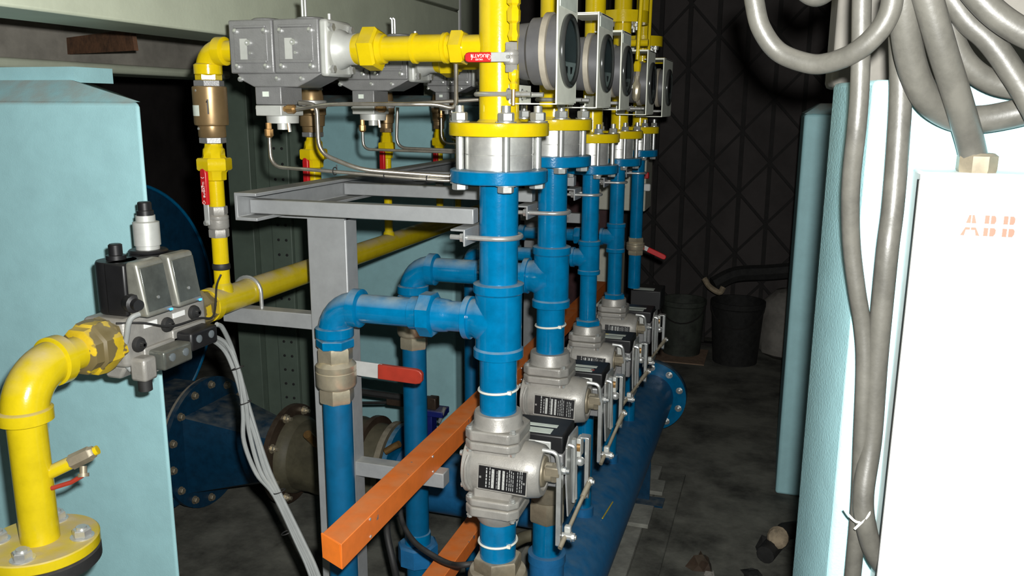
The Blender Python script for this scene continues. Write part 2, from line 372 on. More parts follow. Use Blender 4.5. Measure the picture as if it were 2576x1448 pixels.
# transition: square section to round
n = 32; v0 = []; v1 = []
for i in range(n):
    a = 2*math.pi*i/n+math.pi/4; c, s_ = math.cos(a), math.sin(a); k = .155/max(abs(c), abs(s_))
    v0.append((fx, DY+c*k, DZ+s_*k)); v1.append((bx-.05, DY+.118*c, DZ+.118*s_))
MB().add(v0+v1, [(i, (i+1) % n, n+(i+1) % n, n+i) for i in range(n)]).build('transition', 'blue_dark', t)
MB().cyl((bx-.055, DY, DZ), (bx-.012, DY, DZ), .12, n=32).build('collar', 'blue_dark', t)
bolt = nut_mesh(.013, .014, .0, 'dirty_brass')
ring_bolts(t, (fx, DY, DZ), (1,0,0), .232, 14, bolt, .12, 'bolt')
MB().box(-2.42, fx-.03, DY-.2, DY+.2, DZ-.2, DZ+.17).build('square_duct', 'blue_dark', t, bevel=.005)
MB().cyl((fx-.16, DY-.24, DZ+.22), (fx-.10, DY-.22, DZ+.235), .014, n=12).build('lifting_lug', 'blue_dark', t)
t = thing('butterfly_valve', 'brown rusty flanged butterfly valve joined to the blue duct', 'valve', (bx+.1, DY, 0))
MB().lathe((bx-.012, DY, DZ), (1,0,0), [(0,.12),(0,.192),(.022,.192),(.022,.12)], 48).build('flange', 'brown_steel', t)
MB().lathe((bx+.01, DY, DZ), (1,0,0), [(0,.15),(.03,.148),(.045,.135),(.10,.135),(.13,.14),(.26,.14),(.27,.13),(.33,.13)], 40).build('body', 'olive_cover', t)
MB().lathe((bx+.34, DY, DZ), (1,0,0), [(0,.12),(0,.185),(.02,.185),(.02,.12)], 48).build('flange', 'brown_steel', t)
ring_bolts(t, (bx+.01, DY, DZ), (1,0,0), .168, 8, nut_mesh(.014, .014, .012, 'nickel_brass'), .3, 'bolt')
MB().cyl((bx+.17, DY-.10, DZ+.1), (bx+.17, DY-.16, DZ+.16), .016, n=12).build('spindle', 'brass', t)
mx0 = at(960, 1180, Y=DY-.1).x
t = thing('pipe_coupling', 'olive canvas coupling with brass clamp before the blue pipe', 'coupling', (mx0, DY, 0))
MB().lathe((mx0-.20, DY, DZ), (1,0,0), [(0,.15),(.05,.175),(.12,.16),(.2,.15)], 40).build('sleeve', 'olive_cover', t)
MB().lathe((mx0-.01, DY, DZ), (1,0,0), [(0,.13),(0,.172),(.022,.172),(.022,.13)], 40).build('clamp_ring', 'dirty_brass', t)
MB().lathe((mx0+.022, DY, DZ), (1,0,0), [(0,.115),(0,.170),(.018,.170),(.018,.115)], 40).build('end_flange', 'blue_paint', t)
ca = at(992, 1122, Y=DY-.17)
MB().tube([ca+Vector((-.03,-.01,-.02)), ca, ca+Vector((.02,0,.012))], .012, 10).build('toggle_clamp', 'brass', t)
t = thing('lever_actuator', 'black lever with navy blue bracket against the teal pedestal', 'lever', (mx0, DY-.1, .8))
la = at(905, 985, Y=2.75); lb = at(1015, 1000, Y=2.75); lc = at(1100, 1005, Y=2.75)
MB().tube([la, lb, lc], .014, 8).build('lever', 'black_rubber', t)
MB().tube([at(905, 1013, Y=2.75), at(990, 1012, Y=2.75)], .006, 8).build('lower_rod', 'black_rubber', t)
MB().cbox(at(995, 1005, Y=2.75), .07, .02, .045).build('pivot', 'brown_steel', t, bevel=.004)
MB().cbox(at(1090, 1012, Y=2.75), .035, .04, .045).build('weight', 'brown_steel', t, bevel=.004)
b0 = at(1076, 1032, Y=2.75); b1 = at(1118, 1040, Y=2.75)
MB().box(b0.x-.09, b1.x, 2.73, 2.80, b1.z-.012, b1.z+.012).box(b0.x-.02, b0.x+.02, 2.74, 2.79, b1.z-.10, b1.z).build('bracket', 'navy_paint', t, bevel=.003)
MB().tube([at(1118, 1025, Y=2.74), at(1105, 1062, Y=2.74)], .007, 8).build('wing_bolt', 'zinc', t)

# ================================================================== air manifold along the floor
MZ, MR = .24, .11
t = thing('air_manifold', 'long dusty blue air manifold lying along the floor under the valves', 'manifold', (XR, 2.3, 0))
MB().cyl((XR, .95, MZ), (XR, 3.89, MZ), MR, n=48).build('main_pipe', 'blue_dusty', t)
MB().lathe((XR, 3.88, MZ), (0,1,0), [(0,.10),(0,.17),(.026,.17),(.026,.10)], 56).build('end_flange', 'blue_paint', t)
MB().lathe((XR, 3.908, MZ), (0,1,0), [(0,.17),(.024,.17)], 56).build('blind_plate', 'blue_dark', t)
ring_bolts(t, (XR, 3.88, MZ), (0,-1,0), .143, 10, nut_mesh(.013, .013, .012, 'zinc'), .30, 'bolt')
MB().lathe((XR, .95, MZ), (0,1,0), [(-.03,.17),(-.004,.17)], 48).build('near_cap', 'blue_dark', t)
MB().cyl((mx0+.04, DY, DZ-.03), (XR-.06, DY, MZ), .11, n=40).build('inlet_pipe', 'blue_dusty', t)
for yy in (3.24, 1.5):
    MB().box(XR-.10, XR+.10, yy-.004, yy+.004, .018, MZ-.05).build('saddle_plate', 'blue_dark', t)
    MB().box(XR-.14, XR+.16, yy-.05, yy+.03, .0125, .020).build('foot_plate', 'blue_dark', t)
st = tag(MB().box(-.80, -.41, 1.3, 3.62, .0005, .006).build('concrete_curb', 'concrete_strip', bevel=.002), 'flat concrete strip on the floor under the blue manifold', 'curb')
tag(MB().box(-.405, -.300, 1.3, 3.55, .0005, .012).build('cover_strip', 'concrete', bevel=.003), 'raised grey concrete trench cover beside the manifold', 'trench cover')
for k, (y0, y1, x1) in enumerate([(3.0, 3.17, -.385), (3.30, 3.42, -.37)]):
    tag(MB().box(-.47, x1, y0, y1, .0125, .030).build('packing_block', 'concrete_strip', bevel=.003),
        ['pale packing block in front of the manifold foot', 'pale packing block just behind the manifold foot'][k], 'block', 'packing blocks by the manifold foot')
# ================================================================== five air lines: blue pipe, spacer, yellow pipe
AR = [.038, .0352, .025, .0245, .0245]           # pipe radii
FR = [.0945, .090, .0775, .0775, .071]             # flange radii
BF = [1.468, 1.473, 1.424, 1.419, 1.426]         # blue flange mid height
YF = [1.556, 1.557, 1.511, 1.508, 1.512]
TE = [(1.257, 1.104), (1.267, 1.114), (1.216, 1.114), (1.212, 1.111)]
VT = [.989, 1.000, .962, .952]                  # top of control valve collar
BZ = [1.180, 1.188, 1.163, 1.163]                # branch heights
BR = [.0305, .0305, .0205, .0205]
XD = -.885
def tie(parent, x, y, z, r):
    MB().tube([(x+r*math.cos(a), y+r*math.sin(a), z+.002*math.cos(a)) for a in [2*math.pi*i/32 for i in range(32)]], .0026, 6, closed=True).build('cable_tie', 'white_tie', parent)
    MB().cbox((x+r*.80, y-r*.62, z+.002), .008, .008, .007).build('tie_head', 'white_tie', parent)
for i, Y in enumerate(YS):
    r = AR[i]; big = i < 2
    t = thing('air_pipe', 'upright blue air pipe with flange, %s from the camera in the row' % ('closest' if i == 0 else ORD[i]), 'pipe', (XR, Y, .3), 'row of upright blue air pipes')
    MB().lathe((XR, Y, BF[i]-.0125), (0,0,1), [(0, r), (0, FR[i]-.002), (.002, FR[i]), (.023, FR[i]), (.025, FR[i]-.002), (.025, r)], 56).build('flange', 'blue_paint', t)
    if i < 4:
        z1, z0 = TE[i]; R = r*1.23
        MB().cyl((XR, Y, z1-.03), (XR, Y, BF[i]), r, n=40).build('upper_pipe', 'blue_paint', t)
        ck = .013 if big else .009
        tee = MB().lathe((XR, Y, z0), (0,0,1), [(0, R*.97), (.002, R*1.08), (ck*1.4, R*1.08), (ck*1.7, R), (z1-z0-ck*1.7, R), (z1-z0-ck*1.4, R*1.08), (z1-z0-.002, R*1.08), (z1-z0, R*.97)], 44)
        bl = .065 if big else .05
        rb = BR[i]*1.20
        tee.lathe((XR, Y, BZ[i]), (-1,0,0), [(0, rb*1.25), (R*.72, rb*1.30), (R*1.02, rb*1.10), (bl*.86, rb*1.06), (bl*.88, rb*1.2), (bl*1.06, rb*1.2), (bl*1.08, rb)], 40)
        tee.build('tee', 'blue_paint', t)
        MB().cyl((XR, Y, VT[i]-.012), (XR, Y, z0+.02), r if big else r, n=40).build('lower_pipe', 'blue_paint', t)
        if not big:
            MB().hexa((XR, Y, VT[i]-.002), (XR, Y, VT[i]+.016), r*1.55, .3).build('hex_bushing', 'blue_paint', t)
        if i == 0: tie(t, XR, Y, 1.036, r+.002)
        if i == 1: tie(t, XR, Y, 1.068, r+.002)
    else:
        MB().cyl((XR, Y, 1.095), (XR, Y, BF[i]), r, n=32).build('upper_pipe', 'blue_paint', t)
        MB().cyl((XR, Y, .900), (XR, Y, 1.037), r, n=32).build('lower_pipe', 'blue_paint', t)
    # spacer between the flanges
    rs = FR[i]*(.70 if big else .62); za, zb = BF[i]+.0127, YF[i]-.0125
    t = thing('flow_spacer', 'machined steel spacer with stud bolts on the %s blue air pipe' % ORD[i], 'spacer', (XR, Y, za), 'steel spacers between flanges')
    mid = za+(zb-za)*.45
    MB().lathe((XR, Y, za), (0,0,1), [(0, rs), (mid-za-.001, rs), (mid-za, rs-.001), (mid-za+.001, rs), (zb-za, rs)], 48).build('spacer_ring', 'steel', t)
    Rb = FR[i]*.80; nb = 4
    st_me = proto('stud', MB().cyl((0,0,-.0), (0,0,zb-za), .0078 if big else .0065, n=14), 'zinc')
    for k in range(nb):
        a = math.radians(-62)+2*math.pi*k/nb; p = Vector((XR+Rb*math.cos(a), Y+Rb*math.sin(a), 0))
        inst('stud', st_me, t, p+Vector((0,0,za)))
        inst('nut', nut_mesh(.0155 if big else .012, .017 if big else .013, .012, 'zinc'), t, p+Vector((0,0,YF[i]+.0125)))
        inst('bolt_head', nut_mesh(.0155 if big else .012, .013 if big else .011, 0, 'zinc'), t, p+Vector((0,0,BF[i]-.0125)), (math.pi, 0, 0))
    # yellow gas pipe above
    ry = AR[i] if big else .0285
    t = thing('gas_pipe', 'upright yellow gas pipe on the %s steel spacer' % ORD[i], 'pipe', (XR, Y, YF[i]), 'row of upright yellow gas pipes')
    MB().lathe((XR, Y, YF[i]-.0122), (0,0,1), [(0, .02), (0, FR[i]), (.0015, FR[i]+.001), (.0225, FR[i]+.001), (.0245, FR[i]-.001), (.0245, .02)], 56).build('flange', 'yellow_bright', t)
    MB().cyl((XR, Y, YF[i]), (XR, Y, 2.3), ry, n=40).build('pipe', 'yellow_bright', t)
    MB().lathe((XR, Y, YF[i]+.012), (0,0,1), [(0, ry+.006), (.006, ry)], 40).build('weld_bead', 'yellow_bright', t)
    if i >= 3:
        zz = 1.86 if i == 3 else 1.815
        MB().lathe((XR, Y, zz), (0,0,1), [(0, .03), (0, .083 if i == 3 else .072), (.036, .083 if i == 3 else .072), (.036, .03)], 48).build('upper_flange', 'yellow_bright', t)
        ring_bolts(t, (XR, Y, zz), (0,0,-1), .058, 4, nut_mesh(.011, .012, .010, 'zinc'), .5, 'bolt')
        MB().cyl((XR+.02, Y, 1.765 if i == 4 else 1.80), (XR+.085, Y, 1.765 if i == 4 else 1.80), .0115, n=14).build('test_nipple', 'yellow_bright', t)
    if i < 4:     # horizontal feed from the gas valve
        d = Vector((-1, 0, 0)); zg = 1.706 if i < 2 else 1.690
        k = 1.0 if i < 2 else .72
        br = MB()
        br.lathe((XR-.02, Y, zg), d, [(0, .0235*k), (.07*k+.0, .0235*k)], 28)
        MB().lathe((XR-.02, Y, zg), d, [(0, .024*k), (.20, .0235*k)], 28).build('feed_pipe', 'yellow_bright', t)
        MB().hexa((-.582, Y, zg), (-.609, Y, zg), .034*k, .1).build('hex_nipple', 'yellow_bright', t)
        MB().lathe((-.617, Y, zg), d, [(0,.0255*k),(.002,.029*k),(.008,.029*k),(.010,.0258*k),(.064,.0258*k),(.066,.029*k),(.072,.029*k),(.074,.0235*k)], 32).build('socket', 'yellow_bright', t)
        MB().lathe((-.69, Y, zg), d, [(0,.0235*k),(.058,.0235*k),(.060,.028*k),(.074,.031*k)], 32).build('nipple_pipe', 'yellow_bright', t)
        MB().hexa((-.760, Y, zg), (-.795, Y, zg), .043*k, .2).build('union_nut', 'yellow_bright', t)
        MB().lathe((-.793, Y, zg), d, [(0,.033*k),(.012,.031*k),(.024,.027*k)], 32).build('union_tail', 'yellow_bright', t)

# pipe five: lever valve in the line
def ball_valve(label, c, r, R, h, stem, lever, L, wid, grip, mt='nickel_brass', gripmat='dull_red', group=None, text=False, start=.0, thick=.004, gl=.62, updir=None):
    """c centre, r pipe socket radius, R body radius, h half length along Z; stem = unit dir of the spindle, lever = unit dir of the handle"""
    c = Vector(c); stem = Vector(stem); lever = Vector(lever).normalized()
    t = thing('ball_valve', label, 'valve', tuple(c), group)
    MB().lathe(c-Vector((0,0,h*.50)), (0,0,1), [(0,R*.78),(h*.06,R*.93),(h*.16,R),(h*.62,R),(h*.64,R*.97),(h*.70,R),(h*.86,R),(h*1.0,R*.80)], 40).build('body', mt, t)
    MB().hexa(c-Vector((0,0,h)), c-Vector((0,0,h*.46)), r*1.25, .26, .05).build('lower_hex', mt, t)
    MB().hexa(c+Vector((0,0,h*.46)), c+Vector((0,0,h)), r*1.25, .26, .05).build('upper_hex', mt, t)
    MB().lathe(c+stem*(R*.6), stem, [(0,R*.36),(R*.45,R*.33),(R*.47,R*.2),(R*.72,R*.2)], 16).build('spindle', mt, t)
    MB().hexa(c+stem*(R*1.26), c+stem*(R*1.26+.006), R*.27).build('spindle_nut', 'zinc', t)
    p = c+stem*(R*1.22); side = stem.cross(lever).normalized()
    rot = Matrix((lever, side, stem)).transposed()
    hd = MB().cbox(p+lever*(L*(1-gl)*.5), L*(1-gl)+R*.35, wid, thick, rot).build('handle', 'handle_plate', t, bevel=.0012)
    q0 = p+lever*(L*(1-gl)*.98)
    gm = MB(); n = 12; prof = []
    gw = wid*grip
    for kx, ww in ((0, .5), (.86, .5), (.95, .42), (1.0, .24)):
        prof.append((kx*L*gl, ww*gw))
    pts = [(a, b) for a, b in prof] + [(a, -b) for a, b in reversed(prof)]
    vs = [q0+lever*a+side*b_+stem*(thick*1.5) for a, b_ in pts] + [q0+lever*a+side*b_-stem*(thick*1.5) for a, b_ in pts]; n = len(pts)
    gm.add(vs, [tuple(range(n)), tuple(range(2*n-1, n-1, -1))]+[(k, k+n, (k+1) % n+n, (k+1) % n) for k in range(n)])
    go = gm.build('grip', gripmat, hd, bevel=.002)
    if text:
        ts = text if isinstance(text, Vector) else stem
        xdir = lever*1.0
        ydir = ts.cross(xdir)
        m3 = axes(xdir, ydir)
        q = q0+lever*(L*gl*.42)+ts*(thick*1.5+.0004)
        text_mb('BUGATTI', wid*.50, m3, q+ydir*(-wid*.16)).build('lettering', 'white_print', hd, smooth=False)
        text_mb('VALVES', wid*.26, m3, q+ydir*(wid*.24)+xdir*(L*.01)).build('lettering', 'white_print', hd, smooth=False)
        e = q+lever*(L*gl*.36)
        arc = [e+xdir*(wid*.22*math.cos(a))+ydir*(wid*.34*math.sin(a)) for a in [2.2+2*k/10 for k in range(11)]]
        MB().tube(arc, wid*.045, 4).build('arrow_mark', 'white_print', hd)
        dq = q-lever*(L*gl*.36); s_ = wid*.28
        MB().tube([dq+xdir*s_, dq+ydir*s_, dq-xdir*s_, dq-ydir*s_], wid*.03, 4, closed=True).build('diamond_mark', 'white_print', hd)
    return t
ball_valve('brass ball valve with short red lever on the farthest blue air pipe', (XR, YS[4], 1.066), .0255, .036, .034, (0,1,0), (1,0,-.42), .125, .018, 1.1, group='ball valves on the air pipes', gripmat='red_grip', gl=.62)

# horizontal blue branches, lever valves and downpipes
for i in range(4):
    Y = YS[i]; z = BZ[i]; r = BR[i]; big = i < 2; k = r/.0305
    t = thing('air_branch', 'blue horizontal branch pipe with elbow off the %s blue air pipe' % ORD[i], 'pipe', (XD, Y, z), 'blue branch pipes with elbows')
    Re = .055*k
    MB().elbow((XD+Re, Y, z-Re), (0,0,1), (-1,0,0), Re, r*1.14, r*1.34, 32).build('elbow', 'blue_paint', t)
    MB().cyl((XD+Re, Y, z), (-.690 if big else -.60, Y, z), r, n=36).build('pipe', 'blue_paint', t)
    if big:
        MB().lathe((-.705, Y, z), (1,0,0), [(0, r*1.02), (.002, r*1.12), (.02, r*1.14), (.024, r*1.2)], 36).build('union_socket', 'blue_paint', t)
        MB().lathe((-.683, Y, z), (1,0,0), [(0, .040), (.004, .047), (.030, .047), (.034, .040)], 8, .39).build('union_nut', 'blue_paint', t)
        MB().lathe((-.652, Y, z), (1,0,0), [(0, .036), (.030, .033), (.034, .031), (.075, .031)], 36).build('union_tail', 'blue_paint', t)
    else:
        MB().hexa((-.66, Y, z), (-.635, Y, z), r*1.5).build('union_nut', 'blue_paint', t)
    zb = z-Re
    MB().lathe((XD, Y, zb-.012), (0,0,-1), [(0, r), (.006, r*.98), (.008, r*1.02)], 32).hexa((XD, Y, zb-.016), (XD, Y, zb-.036), r*1.33, .2, .06).build('hex_nipple', 'blue_paint', t)
    if big:
        vz = zb-.036-.060
        if i == 0:
            ball_valve('brass ball valve with long dull red lever on the front downpipe', (XD, Y, vz), .0305, .0435, .062, (0,1,0), (1,0,-.03), .182, .034, .98, group='ball valves on the air pipes', gl=.58)
        else:
            ball_valve('brass ball valve behind the first blue branch, only its lower nut showing', (XD, Y, vz), .0305, .0435, .062, (0,1,0), (0,0,1), .13, .03, .98, group='ball valves on the air pipes')
        zt = vz-.05
    else: zt = zb-.04
    t = thing('downpipe', 'blue upright downpipe under the %s branch, left of the orange tray' % ORD[i], 'pipe', (XD, Y, 0), 'blue downpipes')
    MB().cyl((XD, Y, 0.0), (XD, Y, zt), r+.0012, n=36).build('pipe', 'blue_satin_shaded', t)
    if i >= 1:
        zu = .355
        MB().lathe((XD, Y, zu), (0,0,1), [(0,.050*k),(.004,.056*k),(.055,.056*k),(.06,.050*k)], 8, .2).build('union_nut', 'blue_dusty', t)
        MB().lathe((XD, Y, zu+.055), (0,0,1), [(0,.036*k),(.035,.036*k),(.037,.032*k)], 32).build('union_tail', 'blue_paint', t)

# ================================================================== control valves with black actuators
def control_valve(i):
    Y = YS[i]; k = 1.0 if i < 2 else .86; z = VT[i]
    t = thing('control_valve', 'grey cast butterfly control valve with black nameplate, %s in the row' % ORD[i], 'valve', (XR, Y, z-.24*k), 'grey control valves in the row')
    def p(x, y, zz): return (XR+x*k, Y+y*k, z+zz*k)
    MB().lathe(p(0,0,0), (0,0,-1), [(0, .038*k), (0, .048*k), (.004*k, .050*k), (.024*k, .050*k), (.032*k, .056*k)], 40).build('top_collar', 'casting', t)
    def sq(zt, zb, name):
        c = .058*k; q = .018*k; poly = [(XR-c, Y-c+q), (XR-c+q, Y-c), (XR+c-q, Y-c), (XR+c, Y-c+q), (XR+c, Y+c-q), (XR+c-q, Y+c), (XR-c+q, Y+c), (XR-c, Y+c-q)]
        MB().prism(poly, 'z', z+zb*k, z+zt*k).build(name, 'casting', t, bevel=.004, seg=3)
    sq(-.028, -.050, 'top_flange'); sq(-.052, -.070, 'top_seat'); sq(-.176, -.192, 'bottom_seat'); sq(-.194, -.215, 'bottom_flange')
    zc = -.120
    MB().lathe(p(-.063, 0, zc), (1,0,0), [(0,.055*k),(.003*k,.061*k),(.018*k,.061*k),(.022*k,.056*k),(.026*k,.0565*k),(.134*k,.0585*k),(.138*k,.0575*k),(.158*k,.054*k),(.164*k,.049*k),(.164*k,.040*k),(.156*k,.038*k)], 44).build('body', 'casting', t)
    MB().box(XR-.042*k, XR+.042*k, Y-.042*k, Y+.042*k, z-.182*k, z-.066*k).build('core', 'casting', t, bevel=.006)
    for sx in (-.076,):
        pts = [p(sx+.030, -.050, zc+.036), p(sx+.026, -.060, zc+.015), p(sx+.026, -.060, zc-.015), p(sx+.030, -.050, zc-.036)]
        MB().tube(spline(pts, 5), .004*k, 8).build('cast_rib', 'casting', t)
    sc = nut_mesh(.0058, .006, 0, 'zinc')
    for zz, up in ((-.028, 1), (-.070, -1), (-.176, 1), (-.215, -1)):
        for sx in (-1, 1):
            inst('screw', sc, t, p(.046*sx, -.046, zz), (0 if up > 0 else math.pi, 0, 0))
    for a in (.9, 2.4, 4.0, 5.4):
        inst('screw', sc, t, p(-.063, .050*math.cos(a), zc+.050*math.sin(a)), (0, -math.pi/2, 0))
    # nameplate on the front of the body
    M3 = axes((1, 0, -.03), (0, .16, 1)); c = Vector(p(.028, -.0575, zc-.004)); wx, hz = .100*k, .046*k
    MB().cbox(c, wx+.005*k, hz+.005*k, .003, M3).build('plate_frame', 'casting', t)
    nb = MB().cbox(c-M3 @ Vector((0, 0, -.0012)), wx, hz, .003, M3).build('name_plate', 'plate_black', t)
    pr = MB(); ph = MB(); rnd = random.Random(3+i)
    for u0, u1, st in ((-.036, -.030, 0), (-.028, -.024, 0), (-.023, -.016, 1), (-.012, -.010, 0), (-.009, -.003, 1), (.000, .006, 1), (.009, .012, 0), (.014, .017, 0), (.018, .021, 0), (.022, .025, 0), (.031, .034, 0), (.036, .039, 0), (.040, .043, 0)):
        if st:
            ph.cbox(c+M3 @ Vector(((u0+u1)/2*k, 0, .0030)), (u1-u0)*k*.8, hz*.84, .0004, M3)
        else:
            v = -.019
            while v < .018:
                L = rnd.uniform(.003, .008)
                pr.cbox(c+M3 @ Vector(((u0+u1)/2*k, (v+L/2)*k, .0030)), (u1-u0)*k*.40, L*k, .0004, M3); v += L+.0018
    ph.build('printed_bar', 'print_light', nb, kind='stuff'); pr.build('printed_text', 'print_grey', nb, kind='stuff')
    for sx in (-1, 1): MB().cbox(c+M3 @ Vector((sx*.046*k, 0, .003)), .004*k, .004*k, .002, M3).build('rivet', 'zinc', nb)
    # spindle end and hex on the right
    MB().lathe(p(.096, 0, zc), (1,0,0), [(0,.033*k),(.006*k,.031*k),(.008*k,.020*k),(.022*k,.020*k)], 24).build('end_boss', 'dirty_brass', t)
    MB().hexa(p(.108, 0, zc), p(.128, 0, zc), .020*k).build('spindle_hex', 'dirty_brass', t)
    # lower spigot, blue stub and union
    MB().lathe(p(0,0,-.214), (0,0,-1), [(0,.052*k),(.012*k,.049*k),(.026*k,.041*k)], 40).build('spigot', 'casting', t)
    s = thing('valve_stub', 'blue pipe stub below the %s grey control valve' % ORD[i], 'pipe', (XR, Y, .30), 'blue stubs under the control valves')
    zt = z-.236*k
    MB().cyl((XR, Y, .32), (XR, Y, zt), .0385 if i < 2 else .027, n=36).build('pipe', 'blue_paint', s)
    if i == 0:
        tie(s, XR, Y, .700, .0405)
        MB().hexa((XR, Y, .632), (XR, Y, .664), .052, .05, .05).build('union_hex', 'dirty_brass', s)
        MB().lathe((XR, Y, .517), (0,0,1), [(0,.060),(.004,.064),(.105,.064),(.115,.060),(.118,.046)], 44).build('union_nut', 'dirty_brass', s)
    elif i == 1:
        MB().lathe((XR, Y, .600), (0,0,1), [(0,.040),(.006,.046),(.05,.052),(.11,.054)], 40).build('adaptor', 'dirty_brass', s)
        MB().hexa((XR, Y, .545), (XR, Y, .60), .050, .2, .06).build('union_hex', 'dirty_brass', s)
        MB().lathe((XR, Y, .350), (0,0,1), [(0,.046),(.075,.046),(.077,.050),(.10,.050),(.102,.042)], 40).build('socket', 'blue_dusty', s)
    else:
        MB().hexa((XR, Y, zt-.075), (XR, Y, zt-.04), .040, .2).build('union_hex', 'dirty_brass', s)
        MB().lathe((XR, Y, .345), (0,0,1), [(0,.034),(.03,.034),(.032,.028)], 32).build('socket', 'blue_dusty', s)
    # actuator
    a = thing('actuator', 'black actuator box with linkage rods beside the %s control valve' % ORD[i], 'actuator', (XR+.1, Y+.1, z-.2*k), 'black actuators beside the control valves')
    bx0, bx1, by0, by1 = XR-.002, XR+.122, Y+.066, Y+.172
    zt = z-.068*k
    bo = MB().box(bx0, bx1, by0, by1, zt-.040, zt).build('housing', 'black_plastic', a, bevel=.004, seg=3)
    MB().box(bx0+.002, bx1-.03, by0+.008, by0+.035, zt, zt+.0006).build('sticker', 'label_paper', bo)
    MB().box(bx0+.006, bx1-.025, by0+.045, by0+.060, zt, zt+.0006).build('sticker', 'label_paper', bo)
    if i == 1: MB().box(bx1-.035, bx1-.026, by0+.02, by0+.03, zt, zt+.0007).build('red_mark', 'dull_red', bo)
    if i == 2: MB().box(bx0+.03, bx0+.045, by0+.05, by0+.055, zt+.0006, zt+.0012).build('yellow_mark', 'yellow_bright', bo)
    MB().box(bx0+.01, bx1, by0+.002, by1-.004, zt-.118, zt-.041).build('gear_case', 'die_cast', a, bevel=.004)
    MB().box(bx0-.03, bx1-.025, by0-.008, by0-.003, zt-.08, zt-.012).build('mounting_plate', 'die_cast_light', a, bevel=.002)
    # zinc side plate facing the aisle
    X2 = bx1+.006
    MB().prism([(by0-.004, zt-.022), (by0+.02, zt-.005), (by1-.01, zt-.01), (by1, zt-.06), (by1-.01, zt-.19), (by0+.02, zt-.19), (by0-.004, zt-.09)], 'x', X2, X2+.004).build('side_plate', 'steel', a, bevel=.0008)
    MB().tube(bend([(X2+.004, by0+.01, zt-.02), (X2+.016, by0+.01, zt-.022), (X2+.016, by0+.012, zt-.15)], .006), .004, 8).build('spring_rod', 'zinc', a)
    MB().tube([(X2+.005, by0+.045, zt-.02), (X2+.009, by0+.05, zt-.16)], .0075, 10).build('conduit_rod', 'cable_grey', a)
    # slotted arm hanging from the valve spindle
    xa = XR+.134*k; ya = Y-.006; ztop = z+(zc+.012)*k
    fo = MB().prism([(ya-.011, ztop+.010), (ya+.011, ztop+.010), (ya+.009, ztop-.165*k), (ya, ztop-.172*k), (ya-.009, ztop-.165*k)], 'x', xa-.005, xa+.005).build('slotted_arm', 'zinc', a, bevel=.0008)
    MB().box(xa+.0051, xa+.0056, ya-.0025, ya+.0025, ztop-.15*k, ztop-.04).build('slot', 'black_rubber', fo)
    MB().tube(bend([(xa-.034, ya-.012, ztop+.042), (xa-.004, ya-.012, ztop+.040), (xa+.002, ya-.010, ztop-.005)], .012), .0045, 8).build('hook_bracket', 'zinc', a)
    MB().cbox((xa-.014, ya-.004, ztop-.004), .030, .020, .020).build('clamp_block', 'dirty_brass', a, bevel=.002)
    inst('clamp_nut', nut_mesh(.0075, .008, .006, 'zinc'), a, (xa+.005, ya, ztop-.002), (0, math.pi/2, 0))
    # crank on the actuator shaft, ball stud and rod
    xc = X2+.030; yc = by0+.080; zc2 = zt-.045
    MB().cyl((X2, yc-.015, zc2), (xc-.012, yc-.015, zc2), .011, n=16).build('shaft', 'brass', a)
    MB().cbox((xc-.016, yc-.006, zc2-.002), .010, .030, .044).build('crank_hub', 'die_cast_light', a, bevel=.002)
    MB().sphere((xc-.012, yc-.022, zc2-.030), .011).build('ball_stud', 'zinc', a)
    cr = MB().prism([(yc-.012, zc2+.020), (yc+.012, zc2+.020), (yc+.010, zc2-.118*k), (yc, zc2-.126*k), (yc-.010, zc2-.118*k)], 'x', xc-.004, xc+.005)
    cr.box(xc-.016, xc+.003, yc-.012, yc+.012, zc2+.017, zc2+.021)
    co = cr.build('crank_arm', 'zinc', a, bevel=.0008)
    MB().box(xc+.0051, xc+.0056, yc-.0025, yc+.0025, zc2-.100*k, zc2-.012).build('slot', 'black_rubber', co)
    r0 = Vector((xc+.008, yc-.006, zc2-.082*k)); r1 = Vector((xa+.012, ya+.012, ztop-.150*k))
    d = (r1-r0).normalized()
    MB().tube([r0-d*.008, r0+d*.045, r0+d*.046, r1-d*.02], .0, 10, rs=[.0065, .0065, .0045, .0045]).build('link_rod', 'dirty_brass', a)
    MB().cbox(r1-d*.012, .014, .014, .024).build('rod_clamp', 'die_cast_light', a, bevel=.003)
    MB().tube([r1, r1+d*.034], .005, 10).build('rod_end', 'dirty_brass', a)
    MB().cyl(r1+Vector((-.014, 0, -.002)), r1+Vector((.016, 0, -.002)), .0075, n=12).build('swivel_pin', 'zinc', a)
    inst('pin_nut', nut_mesh(.008, .007, .004, 'zinc'), a, r0+Vector((-.001, 0, 0)), (0, math.pi/2, 0))
    inst('pin_nut', nut_mesh(.0085, .007, .003, 'zinc'), a, r1+Vector((.012, 0, -.002)), (0, math.pi/2, 0))
for i in range(4): control_valve(i)
# farthest actuator: only its black box top shows under pipe five
t = thing('actuator', 'black actuator box under the farthest blue pipe', 'actuator', (XR+.07, YS[4]+.1, .8), 'black actuators beside the control valves')
MB().box(XR-.01, XR+.11, YS[4]-.02, YS[4]+.11, .82, .895).build('housing', 'black_plastic', t, bevel=.004)
MB().box(XR, XR+.08, YS[4]-.01, YS[4]+.03, .895, .8956).build('sticker', 'label_paper', t)
MB().cyl((XR, YS[4], .34), (XR, YS[4], .82), .024, n=24).build('stub_pipe', 'blue_paint', t)

